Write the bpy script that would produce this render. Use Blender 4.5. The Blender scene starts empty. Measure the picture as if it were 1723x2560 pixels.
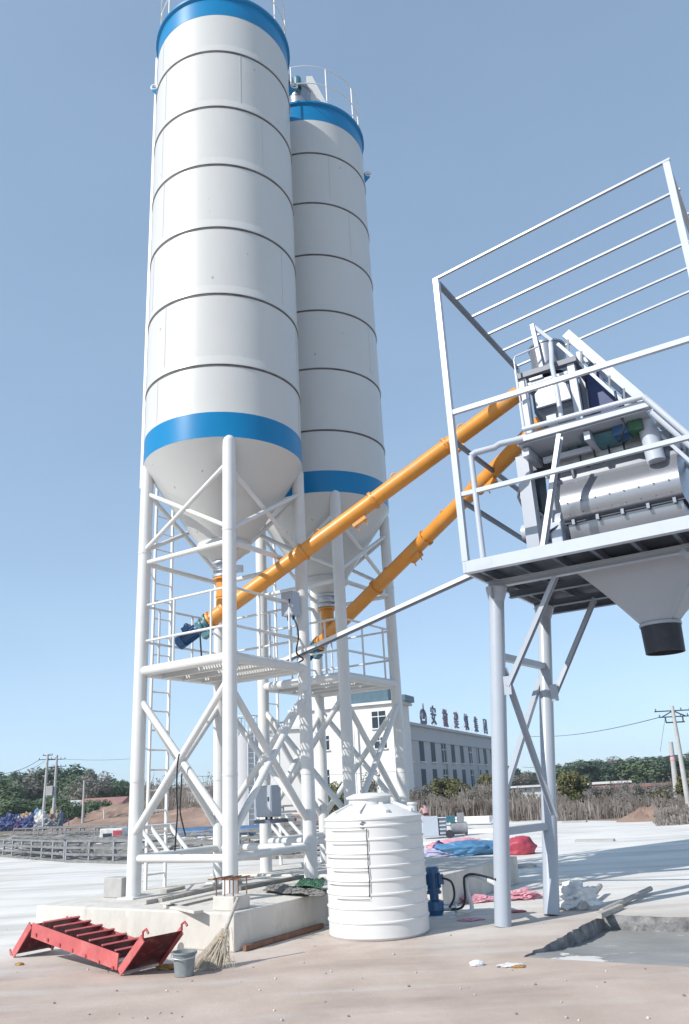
import bpy, bmesh, math, random
from mathutils import Vector, Matrix, noise
random.seed(7)
PI = math.pi
sc = bpy.context.scene
col = sc.collection
V = Vector

# ------------------------------------------------------------------ camera
CAM = V((0, 0, 1.62))
ROT = Matrix(((0.998544208, 0.0539394556, 0.0),
              (0.0179086107, -0.331529846, -0.943274744),
              (-0.0508797262, 0.941901532, -0.332013189)))   # columns: camera axes in world
FPX = 1987.0                                                 # focal length in pixels of the 1723 x 2560 photo
ROT.transpose()
ROT = Matrix([list(r) for r in ROT])
RW = ROT.transposed()
def ray(x, y):                     # x, y on the photograph at 1568 x 2330
    return RW @ V((x * 1.0989 - 861.5, -(y * 1.0989 - 1280), -FPX))
def at(x, y, Y):                   # the point of that sight line at distance Y
    r = ray(x, y); return CAM + r * (Y / r.y)
def gz(x, y, z=0.0):               # the point of that sight line at height z
    r = ray(x, y); return CAM + r * ((z - CAM.z) / r.z)
def onplane(x, y, P, n):
    r = ray(x, y); return CAM + r * ((P - CAM).dot(n) / r.dot(n))
cd = bpy.data.cameras.new('camera'); cam = bpy.data.objects.new('camera', cd); col.objects.link(cam)
cam.matrix_world = Matrix.Translation(CAM) @ RW.to_4x4()
cd.sensor_fit = 'VERTICAL'; cd.sensor_height = 36; cd.lens = FPX / 2560 * 36
cd.clip_start = .05; cd.clip_end = 6000
sc.camera = cam

# site axes: the plant's long side and its depth
AU = V((.85, -.527, 0)).normalized(); AV = V((.527, .85, 0)).normalized(); AZ = V((0, 0, 1))
def UV(u, v, z=0): return AU * u + AV * v + V((0, 0, z))
def PL(l, w, z): return UV(l - 4.1, w + 9.65, z)            # platform frame: along, deep, up

# ------------------------------------------------------------------ mesh builder
ORG = {}
class MB:
    def __init__(s): s.v = []; s.f = []; s.sm = []
    def face(s, pts, smooth=False):
        i = len(s.v); s.v += [V(p) for p in pts]; s.f.append(tuple(range(i, i + len(pts)))); s.sm.append(smooth)
    def obox(s, o, a, b, c):       # corner o and three edge vectors
        o, a, b, c = V(o), V(a), V(b), V(c)
        if a.cross(b).dot(c) < 0: a, b = b, a
        p = [o, o+a, o+a+b, o+b, o+c, o+a+c, o+a+b+c, o+b+c]
        i = len(s.v); s.v += p
        for q in ((3,2,1,0),(4,5,6,7),(0,1,5,4),(1,2,6,5),(2,3,7,6),(3,0,4,7)):
            s.f.append(tuple(i + k for k in q)); s.sm.append(False)
        return s
    def box(s, c, sx, sy, sz, X=V((1,0,0)), Y=V((0,1,0)), Z=V((0,0,1))):   # centre of the base
        X, Y, Z = X*sx, Y*sy, Z*sz
        return s.obox(V(c) - X/2 - Y/2, X, Y, Z)
    def ubox(s, c, sx, sy, sz): return s.box(c, sx, sy, sz, AU, AV, AZ)
    def pbox(s, l0, l1, w0, w1, z0, z1):
        return s.obox(PL(l0, w0, z0), AU*(l1-l0), AV*(w1-w0), AZ*(z1-z0))
    def bar(s, p, q, w, h, up=AZ):
        p, q = V(p), V(q); d = q - p; x = d.cross(up)
        if x.length < 1e-5: x = d.cross(AU)
        x.normalize(); y = x.cross(d).normalized()
        return s.obox(p - x*w/2 - y*h/2, d, x*w, y*h)
    def channel(s, p, q, w, h, t, up=AZ, side=1):      # U section: web w/ two flanges
        p, q = V(p), V(q); d = q - p; x = d.cross(up).normalized(); y = x.cross(d).normalized()
        s.obox(p - x*t/2 - y*h/2, d, x*t, y*h)
        for k in (-1, 1):
            s.obox(p + x*side*(t/2+.001 if side > 0 else t/2+.001) + y*(k*h/2 - (t if k > 0 else 0)), d, x*side*w, y*t)
        return s
    def ring(s, c, x, y, r, n): return [c + x*(math.cos(2*PI*k/n)*r) + y*(math.sin(2*PI*k/n)*r) for k in range(n)]
    def tube(s, p, q, r, n=16, r2=None, cap=True):
        p, q = V(p), V(q); d = (q-p).normalized(); x = d.orthogonal().normalized(); y = d.cross(x)
        r2 = r if r2 is None else r2
        a, b = s.ring(p, x, y, r, n), s.ring(q, x, y, r2, n)
        i = len(s.v); s.v += a + b
        for k in range(n):
            m = (k+1) % n; s.f.append((i+k, i+m, i+n+m, i+n+k)); s.sm.append(True)
        if cap: s.face(a[::-1]); s.face(b)
        return s
    def path(s, pts, r, n=8, cap=True):
        pts = [V(p) for p in pts]; i = len(s.v); m = len(pts); x = None
        for k, p in enumerate(pts):
            d = (pts[min(k+1, m-1)] - pts[max(k-1, 0)]).normalized()
            x = d.orthogonal().normalized() if x is None else (x - d*x.dot(d)).normalized()
            s.v += s.ring(p, x, d.cross(x), r, n)
        for k in range(m-1):
            for j in range(n):
                j2 = (j+1) % n; s.f.append((i+k*n+j, i+k*n+j2, i+(k+1)*n+j2, i+(k+1)*n+j)); s.sm.append(True)
        if cap:
            s.face([s.v[i+j] for j in range(n)][::-1]); s.face([s.v[i+(m-1)*n+j] for j in range(n)])
        return s
    def lathe(s, prof, c=V((0,0,0)), n=48, axis=None, smooth=False):
        c = V(c)
        if axis is None: X, Y, Z = V((1,0,0)), V((0,1,0)), AZ
        else: Z = V(axis).normalized(); X = Z.orthogonal().normalized(); Y = Z.cross(X)
        if smooth:
            i = len(s.v)
            for r, z in prof: s.v += s.ring(c + Z*z, X, Y, max(r, 1e-4), n)
            for k in range(len(prof)-1):
                for j in range(n):
                    j2 = (j+1) % n; s.f.append((i+k*n+j, i+k*n+j2, i+(k+1)*n+j2, i+(k+1)*n+j)); s.sm.append(True)
        else:
            for (r0, z0), (r1, z1) in zip(prof, prof[1:]):
                i = len(s.v); s.v += s.ring(c+Z*z0, X, Y, max(r0, 1e-4), n) + s.ring(c+Z*z1, X, Y, max(r1, 1e-4), n)
                for j in range(n):
                    j2 = (j+1) % n; s.f.append((i+j, i+j2, i+n+j2, i+n+j)); s.sm.append(True)
        return s
    def prism(s, poly, d):          # closed outline extruded by vector d
        poly = [V(p) for p in poly]; d = V(d); n = len(poly)
        s.face(poly[::-1]); s.face([p+d for p in poly])
        for k in range(n):
            s.face([poly[k], poly[(k+1) % n], poly[(k+1) % n]+d, poly[k]+d])
        return s
    def build(s, name, m, parent=None, org=None, fix=True, bevel=0):
        o0 = ORG[parent.name] if parent else V(org or (0,0,0))
        me = bpy.data.meshes.new(name); me.from_pydata([tuple(p - o0) for p in s.v], [], s.f)
        me.polygons.foreach_set('use_smooth', s.sm)
        if fix:
            b = bmesh.new(); b.from_mesh(me); bmesh.ops.recalc_face_normals(b, faces=b.faces); b.to_mesh(me); b.free()
        me.materials.append(m); me.update()
        o = bpy.data.objects.new(name, me); col.objects.link(o)
        if parent: o.parent = parent
        else: o.location = o0
        ORG[o.name] = o0
        if bevel:
            md = o.modifiers.new('bevel', 'BEVEL'); md.width = bevel; md.segments = 2; md.limit_method = 'ANGLE'
        return o

def tag(o, label, cat, group=None, kind=None):
    if label: o['label'] = label
    if cat: o['category'] = cat
    if group: o['group'] = group
    if kind: o['kind'] = kind
    return o
def thing(name, label, cat, loc, group=None):
    o = bpy.data.objects.new(name, None); col.objects.link(o); o.location = loc; o.empty_display_size = .3
    ORG[o.name] = V(loc)
    return tag(o, label, cat, group)
def dup(root, loc, label, rotz=0, scale=None):
    r = root.copy(); col.objects.link(r); r.location = loc; r['label'] = label; r.rotation_euler.z = rotz
    if scale: r.scale = scale
    for ch in list(root.children):
        c = ch.copy(); col.objects.link(c); c.parent = r
        for g in list(ch.children):
            d = g.copy(); col.objects.link(d); d.parent = c
    return r

# ------------------------------------------------------------------ materials
def mat(name, base, rough=.5, metal=0, spec=.5, var=.06, scale=6, bump=0, bscale=40, dirt=None, dscale=2.0, damt=.5, coat=0, stretch=None, emit=None):
    m = bpy.data.materials.new(name); m.use_nodes = True
    nt = m.node_tree; N = nt.nodes; L = nt.links; p = N['Principled BSDF']
    p.inputs['Roughness'].default_value = rough; p.inputs['Metallic'].default_value = metal
    p.inputs['Specular IOR Level'].default_value = spec
    if coat: p.inputs['Coat Weight'].default_value = coat; p.inputs['Coat Roughness'].default_value = .12
    tc = N.new('ShaderNodeTexCoord'); mp = N.new('ShaderNodeMapping'); L.new(tc.outputs['Object'], mp.inputs['Vector'])
    if stretch: mp.inputs['Scale'].default_value = stretch
    n1 = N.new('ShaderNodeTexNoise'); n1.inputs['Scale'].default_value = scale; n1.inputs['Detail'].default_value = 6
    L.new(mp.outputs[0], n1.inputs['Vector'])
    r = N.new('ShaderNodeValToRGB'); L.new(n1.outputs['Fac'], r.inputs[0])
    r.color_ramp.elements[0].position = .3; r.color_ramp.elements[1].position = .7
    r.color_ramp.elements[0].color = (*[max(0, c*(1-var)) for c in base], 1)
    r.color_ramp.elements[1].color = (*[min(1, c*(1+var)) for c in base], 1)
    out = r.outputs[0]
    if dirt:
        n2 = N.new('ShaderNodeTexNoise'); n2.inputs['Scale'].default_value = dscale; n2.inputs['Detail'].default_value = 9; n2.inputs['Roughness'].default_value = .65
        L.new(mp.outputs[0], n2.inputs['Vector'])
        r2 = N.new('ShaderNodeValToRGB'); L.new(n2.outputs['Fac'], r2.inputs[0])
        r2.color_ramp.elements[0].position = .52; r2.color_ramp.elements[1].position = .72
        r2.color_ramp.elements[0].color = (0,0,0,1); r2.color_ramp.elements[1].color = (damt,)*3 + (1,)
        mx = N.new('ShaderNodeMix'); mx.data_type = 'RGBA'
        L.new(r2.outputs[0], mx.inputs['Factor']); L.new(out, mx.inputs['A']); mx.inputs['B'].default_value = (*dirt, 1)
        out = mx.outputs['Result']
    L.new(out, p.inputs['Base Color'])
    if bump:
        nb = N.new('ShaderNodeTexNoise'); nb.inputs['Scale'].default_value = bscale; nb.inputs['Detail'].default_value = 5
        L.new(mp.outputs[0], nb.inputs['Vector'])
        b = N.new('ShaderNodeBump'); b.inputs['Strength'].default_value = bump; b.inputs['Distance'].default_value = .02
        L.new(nb.outputs['Fac'], b.inputs['Height']); L.new(b.outputs[0], p.inputs['Normal'])
    return m
M = {}
M['silo'] = mat('silo_white', (.56,.565,.555), .34, spec=.35, var=.02, scale=1.2, bump=.06, bscale=1.3, dirt=(.5,.48,.44), dscale=5, damt=.18, stretch=(1,1,.5))
def flecks(m, sc_, thr, colr, st=(1,1,1)):
    N = m.node_tree.nodes; L = m.node_tree.links; p = N['Principled BSDF']; src = p.inputs['Base Color'].links[0].from_socket
    tc = N.new('ShaderNodeTexCoord'); mp = N.new('ShaderNodeMapping'); mp.inputs['Scale'].default_value = st; L.new(tc.outputs['Object'], mp.inputs[0])
    v = N.new('ShaderNodeTexVoronoi'); v.inputs['Scale'].default_value = sc_; v.inputs['Randomness'].default_value = 1; L.new(mp.outputs[0], v.inputs['Vector'])
    n = N.new('ShaderNodeTexNoise'); n.inputs['Scale'].default_value = 1.1; L.new(tc.outputs['Object'], n.inputs['Vector'])
    r = N.new('ShaderNodeMath'); r.operation = 'MULTIPLY'; L.new(n.outputs['Fac'], r.inputs[0]); r.inputs[1].default_value = thr
    k = N.new('ShaderNodeMath'); k.operation = 'LESS_THAN'; L.new(v.outputs['Distance'], k.inputs[0]); L.new(r.outputs[0], k.inputs[1])
    f = N.new('ShaderNodeMath'); f.operation = 'MULTIPLY'; L.new(k.outputs[0], f.inputs[0]); f.inputs[1].default_value = .6
    x = N.new('ShaderNodeMix'); x.data_type = 'RGBA'; L.new(f.outputs[0], x.inputs['Factor']); L.new(src, x.inputs['A']); x.inputs['B'].default_value = (*colr, 1)
    L.new(x.outputs['Result'], p.inputs['Base Color'])
flecks(M['silo'], 3.2, .11, (.22,.2,.18), (1, 1, .7))
M['frame_white'] = mat('frame_white_paint', (.66,.66,.65), .4, var=.03, scale=3, dirt=(.45,.42,.38), dscale=4, damt=.2)
M['blue'] = mat('blue_paint', (.002,.19,.42), .3, spec=.35, var=.05, scale=1.5)
M['orange'] = mat('orange_paint', (.66,.265,.03), .42, var=.10, scale=3, dirt=(.46,.34,.20), dscale=4, damt=.6, coat=.1)
flecks(M['orange'], 9, .16, (.40,.33,.26), (1, 1, 1))
M['grey_paint'] = mat('grey_white_paint', (.38,.42,.48), .36, var=.03, scale=2, dirt=(.4,.38,.36), dscale=3, damt=.2, coat=.1)
M['light_paint'] = mat('light_paint', (.46,.505,.575), .33, var=.03, scale=2, dirt=(.33,.33,.34), dscale=3, damt=.35, coat=.15)
M['silver'] = mat('silver_paint', (.31,.325,.36), .27, metal=.6, var=.04, scale=2, bump=.05, bscale=3, dirt=(.35,.35,.36), dscale=3, damt=.2)
M['steel'] = mat('stainless', (.55,.55,.55), .3, metal=1, var=.05, scale=8, stretch=(1,1,6))
M['galv'] = mat('galvanised', (.55,.57,.6), .42, metal=.6, var=.1, scale=14)
M['dark'] = mat('dark_steel', (.035,.042,.06), .45, metal=.2, var=.25, scale=8, dirt=(.12,.12,.13), damt=.4)
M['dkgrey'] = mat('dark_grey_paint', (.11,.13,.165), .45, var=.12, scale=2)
M['rubber'] = mat('black_rubber', (.03,.033,.045), .55, var=.2, scale=10)
M['motor'] = mat('blue_motor_paint', (.012,.085,.21), .35, var=.15, scale=8, coat=.3)
M['teal'] = mat('teal_paint', (.05,.16,.20), .4, var=.2, scale=8)
M['green'] = mat('dark_green_paint', (.03,.11,.06), .45, var=.2, scale=8)
M['red'] = mat('red_paint', (.42,.06,.065), .45, var=.12, scale=5, dirt=(.50,.24,.22), dscale=3, damt=.75, coat=.05)
M['red_dusty_lit'] = mat('sunlit_dusty_red', (.50,.11,.11), .6, var=.14, scale=6, dirt=(.56,.28,.25), dscale=5, damt=.6)  # dust and direct sun both painted into this lighter red
M['red_shaded'] = mat('shaded_red_paint', (.105,.008,.012), .4, var=.25, scale=10, dirt=(.45,.22,.2), dscale=14, damt=.5)  # same red with shade painted in, for end plates and tread faces
M['tank'] = mat('white_plastic', (.70,.70,.69), .38, var=.02, scale=2, dirt=(.55,.52,.48), dscale=2.5, damt=.22, bump=.05, bscale=4)
M['conc'] = mat('pad_concrete', (.58,.555,.51), .85, var=.13, scale=2.5, bump=.45, bscale=18, dirt=(.38,.35,.31), dscale=2.6, damt=.75, stretch=(1,1,.4))
M['conc_grey'] = mat('grey_concrete', (.40,.39,.38), .9, var=.14, scale=4, bump=.4, bscale=20, dirt=(.25,.24,.23), damt=.5)
M['wood'] = mat('weathered_wood', (.42,.39,.35), .8, var=.2, scale=3, stretch=(8,8,8), bump=.3, bscale=30)
M['broom'] = mat('broom_straw', (.44,.38,.30), .9, var=.25, scale=20)
M['bucket'] = mat('bucket_plastic', (.22,.25,.26), .5, var=.1, scale=8, dirt=(.42,.40,.38), dscale=5, damt=.5)
M['joint'] = mat('joint_dirt_and_shade', (.10,.10,.105), .8, var=.3, scale=6)  # joint dirt and the lip's shade in one dark colour
M['rust'] = mat('rusty_steel', (.20,.10,.065), .8, var=.3, scale=15)
M['cable'] = mat('black_cable', (.012,.012,.014), .5)
M['cloth_dark'] = mat('dark_sheet', (.17,.17,.16), .8, var=.2, scale=5, bump=.4, bscale=8)
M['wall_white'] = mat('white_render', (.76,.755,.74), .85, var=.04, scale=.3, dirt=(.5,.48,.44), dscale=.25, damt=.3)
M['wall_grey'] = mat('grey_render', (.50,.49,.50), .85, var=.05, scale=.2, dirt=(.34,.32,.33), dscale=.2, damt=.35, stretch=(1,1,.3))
M['glass'] = mat('window_glass', (.03,.05,.07), .5, spec=.1, var=.4, scale=.5)
M['roof_teal'] = mat('teal_roof', (.06,.12,.16), .5, var=.15, scale=2)
M['roof_red'] = mat('faded_red_roof', (.34,.17,.15), .75, var=.12, scale=.6)
M['dirt'] = mat('brown_earth', (.27,.185,.145), .95, var=.3, scale=.8, bump=.8, bscale=3)
M['letters'] = mat('sign_letters', (.05,.05,.11), .5, var=.2, scale=1)
M['letters_red'] = mat('sign_letters_red', (.13,.07,.13), .5, var=.2, scale=1)
M['scrap'] = mat('scrap_grey', (.26,.255,.25), .7, metal=.2, var=.6, scale=.9, dirt=(.5,.48,.46), dscale=.7, damt=.7)
M['pole'] = mat('pole_concrete', (.42,.42,.41), .85, var=.1, scale=2)
M['frames'] = mat('scaffold_grey', (.21,.21,.21), .6, metal=.3, var=.3, scale=4)
for n, c in dict(tarp_blue=(.07,.20,.36), pipe_blue=(.05,.12,.24), sack_red=(.38,.05,.08), sack_pink=(.60,.30,.36), junk_navy=(.03,.05,.16), junk_purple=(.06,.03,.14),
                 junk_white=(.6,.6,.58), junk_tan=(.42,.3,.16), junk_grey=(.25,.26,.28), junk_lilac=(.42,.40,.55), plastic_clear=(.72,.73,.74),
                 skin=(.45,.28,.2), work_cloth=(.13,.17,.22), hair=(.02,.02,.02), pink_cloth=(.45,.27,.27), yellow=(.6,.42,.05), ochre=(.35,.20,.06)).items():
    M[n] = mat(n, c, .55, var=.18, scale=5, bump=.2, bscale=6)

def leafmat(name, c, c2, trans=.25):
    m = bpy.data.materials.new(name); m.use_nodes = True; N = m.node_tree.nodes; L = m.node_tree.links; p = N['Principled BSDF']
    tc = N.new('ShaderNodeTexCoord'); n = N.new('ShaderNodeTexNoise'); n.inputs['Scale'].default_value = 1.3; n.inputs['Detail'].default_value = 5
    L.new(tc.outputs['Object'], n.inputs['Vector']); r = N.new('ShaderNodeValToRGB'); L.new(n.outputs['Fac'], r.inputs[0])
    r.color_ramp.elements[0].position = .35; r.color_ramp.elements[1].position = .65
    r.color_ramp.elements[0].color = (*c, 1); r.color_ramp.elements[1].color = (*c2, 1)
    L.new(r.outputs[0], p.inputs['Base Color']); p.inputs['Roughness'].default_value = .7
    t = N.new('ShaderNodeBsdfTranslucent'); L.new(r.outputs[0], t.inputs[0]); ms = N.new('ShaderNodeMixShader'); ms.inputs[0].default_value = trans
    L.new(p.outputs[0], ms.inputs[1]); L.new(t.outputs[0], ms.inputs[2]); L.new(ms.outputs[0], N['Material Output'].inputs[0])
    return m
M['leaf_dark'] = leafmat('leaf_dark', (.05,.095,.06), (.11,.17,.10))
M['leaf_mid'] = leafmat('leaf_mid', (.075,.13,.06), (.15,.21,.10))
M['leaf_dry'] = leafmat('leaf_dry', (.17,.165,.14), (.27,.26,.22))
M['leaf_olive'] = leafmat('leaf_olive', (.08,.095,.035), (.20,.185,.07))
M['reed'] = leafmat('reed_dry', (.15,.12,.10), (.33,.295,.265), .15)
M['bark'] = mat('bark', (.17,.14,.115), .9, var=.3, scale=8)

def groundmat(name, kind):
    m = bpy.data.materials.new(name); m.use_nodes = True; N = m.node_tree.nodes; L = m.node_tree.links; p = N['Principled BSDF']
    p.inputs['Roughness'].default_value = .88; p.inputs['Specular IOR Level'].default_value = .25
    g = N.new('ShaderNodeNewGeometry')
    def nz(sc_, det=7, ro=.6, st=None):
        n = N.new('ShaderNodeTexNoise'); n.inputs['Scale'].default_value = sc_; n.inputs['Detail'].default_value = det; n.inputs['Roughness'].default_value = ro
        if st:
            mp = N.new('ShaderNodeMapping'); mp.inputs['Scale'].default_value = st; L.new(g.outputs['Position'], mp.inputs[0]); L.new(mp.outputs[0], n.inputs['Vector'])
        else: L.new(g.outputs['Position'], n.inputs['Vector'])
        return n.outputs['Fac']
    def ramp(f, a, b, ca=(0,0,0), cb=(1,1,1)):
        r = N.new('ShaderNodeValToRGB'); L.new(f, r.inputs[0]); r.color_ramp.elements[0].position = a; r.color_ramp.elements[1].position = b
        r.color_ramp.elements[0].color = (*ca, 1); r.color_ramp.elements[1].color = (*cb, 1); return r.outputs[0]
    def mix(f, a, b):
        x = N.new('ShaderNodeMix'); x.data_type = 'RGBA'; L.new(f, x.inputs['Factor'])
        for s, c in (('A', a), ('B', b)):
            if isinstance(c, tuple): x.inputs[s].default_value = (*c, 1)
            else: L.new(c, x.inputs[s])
        return x.outputs['Result']
    def math_(op, a, b):
        x = N.new('ShaderNodeMath'); x.operation = op
        for k, c in enumerate((a, b)):
            if isinstance(c, (int, float)): x.inputs[k].default_value = c
            else: L.new(c, x.inputs[k])
        return x.outputs[0]
    if kind == 'yard':
        white = ramp(nz(.5, 8), .3, .7, (.60,.585,.55), (.74,.725,.69))
        white = mix(ramp(nz(.9, 5, .5, (.25, 1.6, 1)), .5, .68), white, (.50,.485,.455))
        pink = ramp(nz(1.1, 9), .3, .72, (.41,.33,.28), (.545,.45,.39))
        pink = mix(ramp(nz(.7, 7, .6, (.6, 1.5, 1)), .5, .72), pink, (.345,.275,.24)); pink = mix(ramp(nz(14, 6), .68, .78), pink, (.33,.26,.23))
        sep = N.new('ShaderNodeSeparateXYZ'); L.new(g.outputs['Position'], sep.inputs[0])
        # earthy dust tracked over the slab in front of the plant
        y = math_('ADD', sep.outputs['Y'], math_('MULTIPLY', sep.outputs['X'], -.12))
        y = math_('ADD', y, math_('MULTIPLY', nz(.55, 7), 3.2))
        f = N.new('ShaderNodeMapRange'); f.inputs['From Min'].default_value = 11.0; f.inputs['From Max'].default_value = 13.6; L.new(y, f.inputs[0])
        c = mix(f.outputs[0], pink, white)
        trk_ = nz(1.0, 4, .5, (.06, 2.2, 1))
        c = mix(ramp(math_('MULTIPLY', trk_, nz(.3, 5)), .27, .42), c, (.52,.505,.475))
        c = mix(ramp(nz(.16, 6), .60, .70), c, (.58,.48,.435))
        spk = N.new('ShaderNodeTexVoronoi'); spk.inputs['Scale'].default_value = 4.5; L.new(g.outputs['Position'], spk.inputs['Vector'])
        c = mix(ramp(spk.outputs['Distance'], .02, .035, (1,1,1), (0,0,0)), c, (.25,.22,.2))
    elif kind == 'pit':
        c = ramp(nz(.8, 8), .3, .7, (.22,.225,.225), (.35,.35,.34))
        c = mix(ramp(nz(2.0, 9, .7), .60, .66), c, (.60,.585,.56))
        vd = N.new('ShaderNodeVectorMath'); vd.operation = 'DISTANCE'; L.new(g.outputs['Position'], vd.inputs[0]); vd.inputs[1].default_value = tuple(UV(PU0 + .45, PV0 + .22, 0))
        c = mix(ramp(math_('ADD', vd.outputs['Value'], math_('MULTIPLY', nz(2.6, 8, .65), 1.5)), .98, 1.12, (1,1,1), (0,0,0)), c, (.66,.645,.62))
    else:
        c = ramp(nz(.12, 9), .3, .7, (.19,.14,.105), (.31,.235,.185))
        c = mix(ramp(nz(.05, 6), .5, .6), c, (.15,.15,.09))
    L.new(c, p.inputs['Base Color'])
    b = N.new('ShaderNodeBump'); b.inputs['Strength'].default_value = .34; b.inputs['Distance'].default_value = .02
    L.new(nz(11, 9, .72), b.inputs['Height']); L.new(b.outputs[0], p.inputs['Normal'])
    return m

PU0, PU1, PV0, PV1, PD = -3.38, 4.5, 8.35, 11.08, .17
# ------------------------------------------------------------------ light and sky
EL = math.radians(38); AZM = math.radians(35)
todir = V((-math.cos(AZM)*math.cos(EL), -math.sin(AZM)*math.cos(EL), math.sin(EL)))
sd = bpy.data.lights.new('sun', 'SUN'); so = bpy.data.objects.new('sun', sd); col.objects.link(so)
sd.energy = 2.3; sd.angle = math.radians(.55); sd.color = (1, .955, .89)
so.rotation_euler = (-todir).to_track_quat('-Z', 'Y').to_euler()
w = bpy.data.worlds.new('World'); sc.world = w; w.use_nodes = True
nt = w.node_tree; bg = nt.nodes['Background']
sky = nt.nodes.new('ShaderNodeTexSky'); sky.sky_type = 'NISHITA'; sky.sun_disc = False
sky.sun_elevation = EL; sky.sun_rotation = math.atan2(todir.x, todir.y)
sky.air_density = .6; sky.dust_density = .4; sky.ozone_density = 3.0; sky.altitude = 50
gm = nt.nodes.new('ShaderNodeGamma'); gm.inputs['Gamma'].default_value = .44     # thin high haze evens the sky out
nt.links.new(sky.outputs[0], gm.inputs[0]); mx = nt.nodes.new('ShaderNodeMix'); mx.data_type = 'RGBA'; mx.blend_type = 'MULTIPLY'; mx.inputs['Factor'].default_value = 1; mx.inputs['B'].default_value = (1.27, 1.44, 1.53, 1)
nt.links.new(gm.outputs[0], mx.inputs['A']); 
tcw = nt.nodes.new('ShaderNodeTexCoord'); mpw = nt.nodes.new('ShaderNodeMapping'); mpw.inputs['Scale'].default_value = (1.2, 1.2, 3.2); nzw = nt.nodes.new('ShaderNodeTexNoise')
nzw.inputs['Scale'].default_value = 1.6; nzw.inputs['Detail'].default_value = 5; nzw.inputs['Roughness'].default_value = .55
nt.links.new(tcw.outputs['Generated'], mpw.inputs[0]); nt.links.new(mpw.outputs[0], nzw.inputs['Vector'])
rpw = nt.nodes.new('ShaderNodeValToRGB'); rpw.color_ramp.elements[0].position = .38; rpw.color_ramp.elements[1].position = .68
rpw.color_ramp.elements[0].color = (.93, .945, .96, 1); rpw.color_ramp.elements[1].color = (1, 1, 1, 1); nt.links.new(nzw.outputs['Fac'], rpw.inputs[0])
clw = nt.nodes.new('ShaderNodeMix'); clw.data_type = 'RGBA'; clw.blend_type = 'MULTIPLY'; clw.inputs['Factor'].default_value = 1     # faint veils of high cloud
nt.links.new(mx.outputs['Result'], clw.inputs['A']); nt.links.new(rpw.outputs[0], clw.inputs['B']); nt.links.new(clw.outputs['Result'], bg.inputs[0]); bg.inputs[1].default_value = .15
sc.view_settings.view_transform = 'Standard'; sc.view_settings.look = 'None'; sc.view_settings.exposure = 1.12; sc.view_settings.gamma = 1

# ------------------------------------------------------------------ ground
def sheet(name, outer, hole, z, m):
    b = bmesh.new(); es = []
    for loop in (outer, hole):
        vs = [b.verts.new((p[0], p[1], z)) for p in loop]
        es += [b.edges.new((vs[i], vs[(i+1) % len(vs)])) for i in range(len(vs))]
    bmesh.ops.triangle_fill(b, use_beauty=True, edges=es)
    for f in b.faces:
        if f.normal.z < 0: f.normal_flip()
    me = bpy.data.meshes.new(name); b.to_mesh(me); b.free(); me.materials.append(m)
    o = bpy.data.objects.new(name, me); col.objects.link(o); o['kind'] = 'structure'; return o
rng = random.Random(3)
def jag(a, b, n, amp):
    return [a.lerp(b, i/n) + (AU*rng.uniform(-amp, amp) + AV*rng.uniform(-amp, amp) if 0 < i else V((0,0,0))) for i in range(n)]
hole = jag(UV(PU0, PV0), UV(PU0, PV1), 34, .028) + jag(UV(PU0, PV1), UV(PU1, PV1), 60, .03) + jag(UV(PU1, PV1), UV(PU1, PV0), 4, 0) + jag(UV(PU1, PV0), UV(PU0, PV0), 40, .02)
sheet('ground', [(-450,-60), (450,-60), (450,600), (-450,600)], hole, -.006, groundmat('earth', 'earth'))
sheet('concrete_yard', [(-70,-25), (40,-25), (40,14), (19,20.5), (11.5,31.5), (8.5,37), (4.6,44.5), (-8,46.5), (-24,46), (-36,52), (-70,60)], hole, 0, groundmat('yard_concrete', 'yard'))
wallm = mat('broken_concrete', (.21,.21,.215), .95, var=.4, scale=7, bump=1.0, bscale=22, dirt=(.36,.35,.34), dscale=5, damt=.6)
mb = MB()
n = len(hole)
drop = lambda p: -PD * min(1, max(.02, (p.dot(AV) - PV0) / (PV1 - PV0) * 1.6))
for i in range(n):
    a, b = hole[i], hole[(i+1) % n]
    r2_ = lambda p: (AU*rng.uniform(-.02,.03) + AV*rng.uniform(-.03,.02))
    m0, m1 = (a + AZ*drop(a)*.5 + r2_(a)*(drop(a)/-PD) if i == 0 else m1), b + AZ*drop(b)*.5 + r2_(b)*(drop(b)/-PD)
    mb.face([a, b, m1, m0]); mb.face([m0, m1, b + AZ*(drop(b)-.03), a + AZ*(drop(a)-.03)])
o = mb.build('pit_edge', wallm, fix=False); o['kind'] = 'structure'; mb = MB()
NU, NV = 30, 14
for i in range(NU):
    for j in range(NV):
        q = []
        for di, dj in ((0,0),(1,0),(1,1),(0,1)):
            p = UV(PU0 - .05 + (PU1 - PU0 + .1)*(i+di)/NU, PV0 - .03 + (PV1 - PV0 + .06)*(j+dj)/NV)
            q.append(p + AZ*(drop(p) + .02*noise.noise(p*2.1)))
        mb.face(q, True)
o = mb.build('pit_floor', groundmat('pit_cement', 'pit'), fix=False); o['kind'] = 'structure'

# ------------------------------------------------------------------ silo foundation
t = thing('concrete_foundation', 'low pale concrete foundation slab under the two tall silos', 'foundation', UV(-8.1, 9.3))
def slab(u0, u1, v0, v1, z, nu=16, nv=16, seed=0):
    mb = MB(); r = random.Random(seed)
    mb.obox(UV(u0, v0), AU*(u1-u0), AV*(v1-v0), AZ*z); return mb
slab(-9.95, -6.5, 7.66, 11.15, .40).build('front_slab', M['conc'], t, bevel=.02)
slab(-10.0, -5.62, 11.152, 14.1, .43).build('rear_slab', M['conc'], t, bevel=.02)

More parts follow.
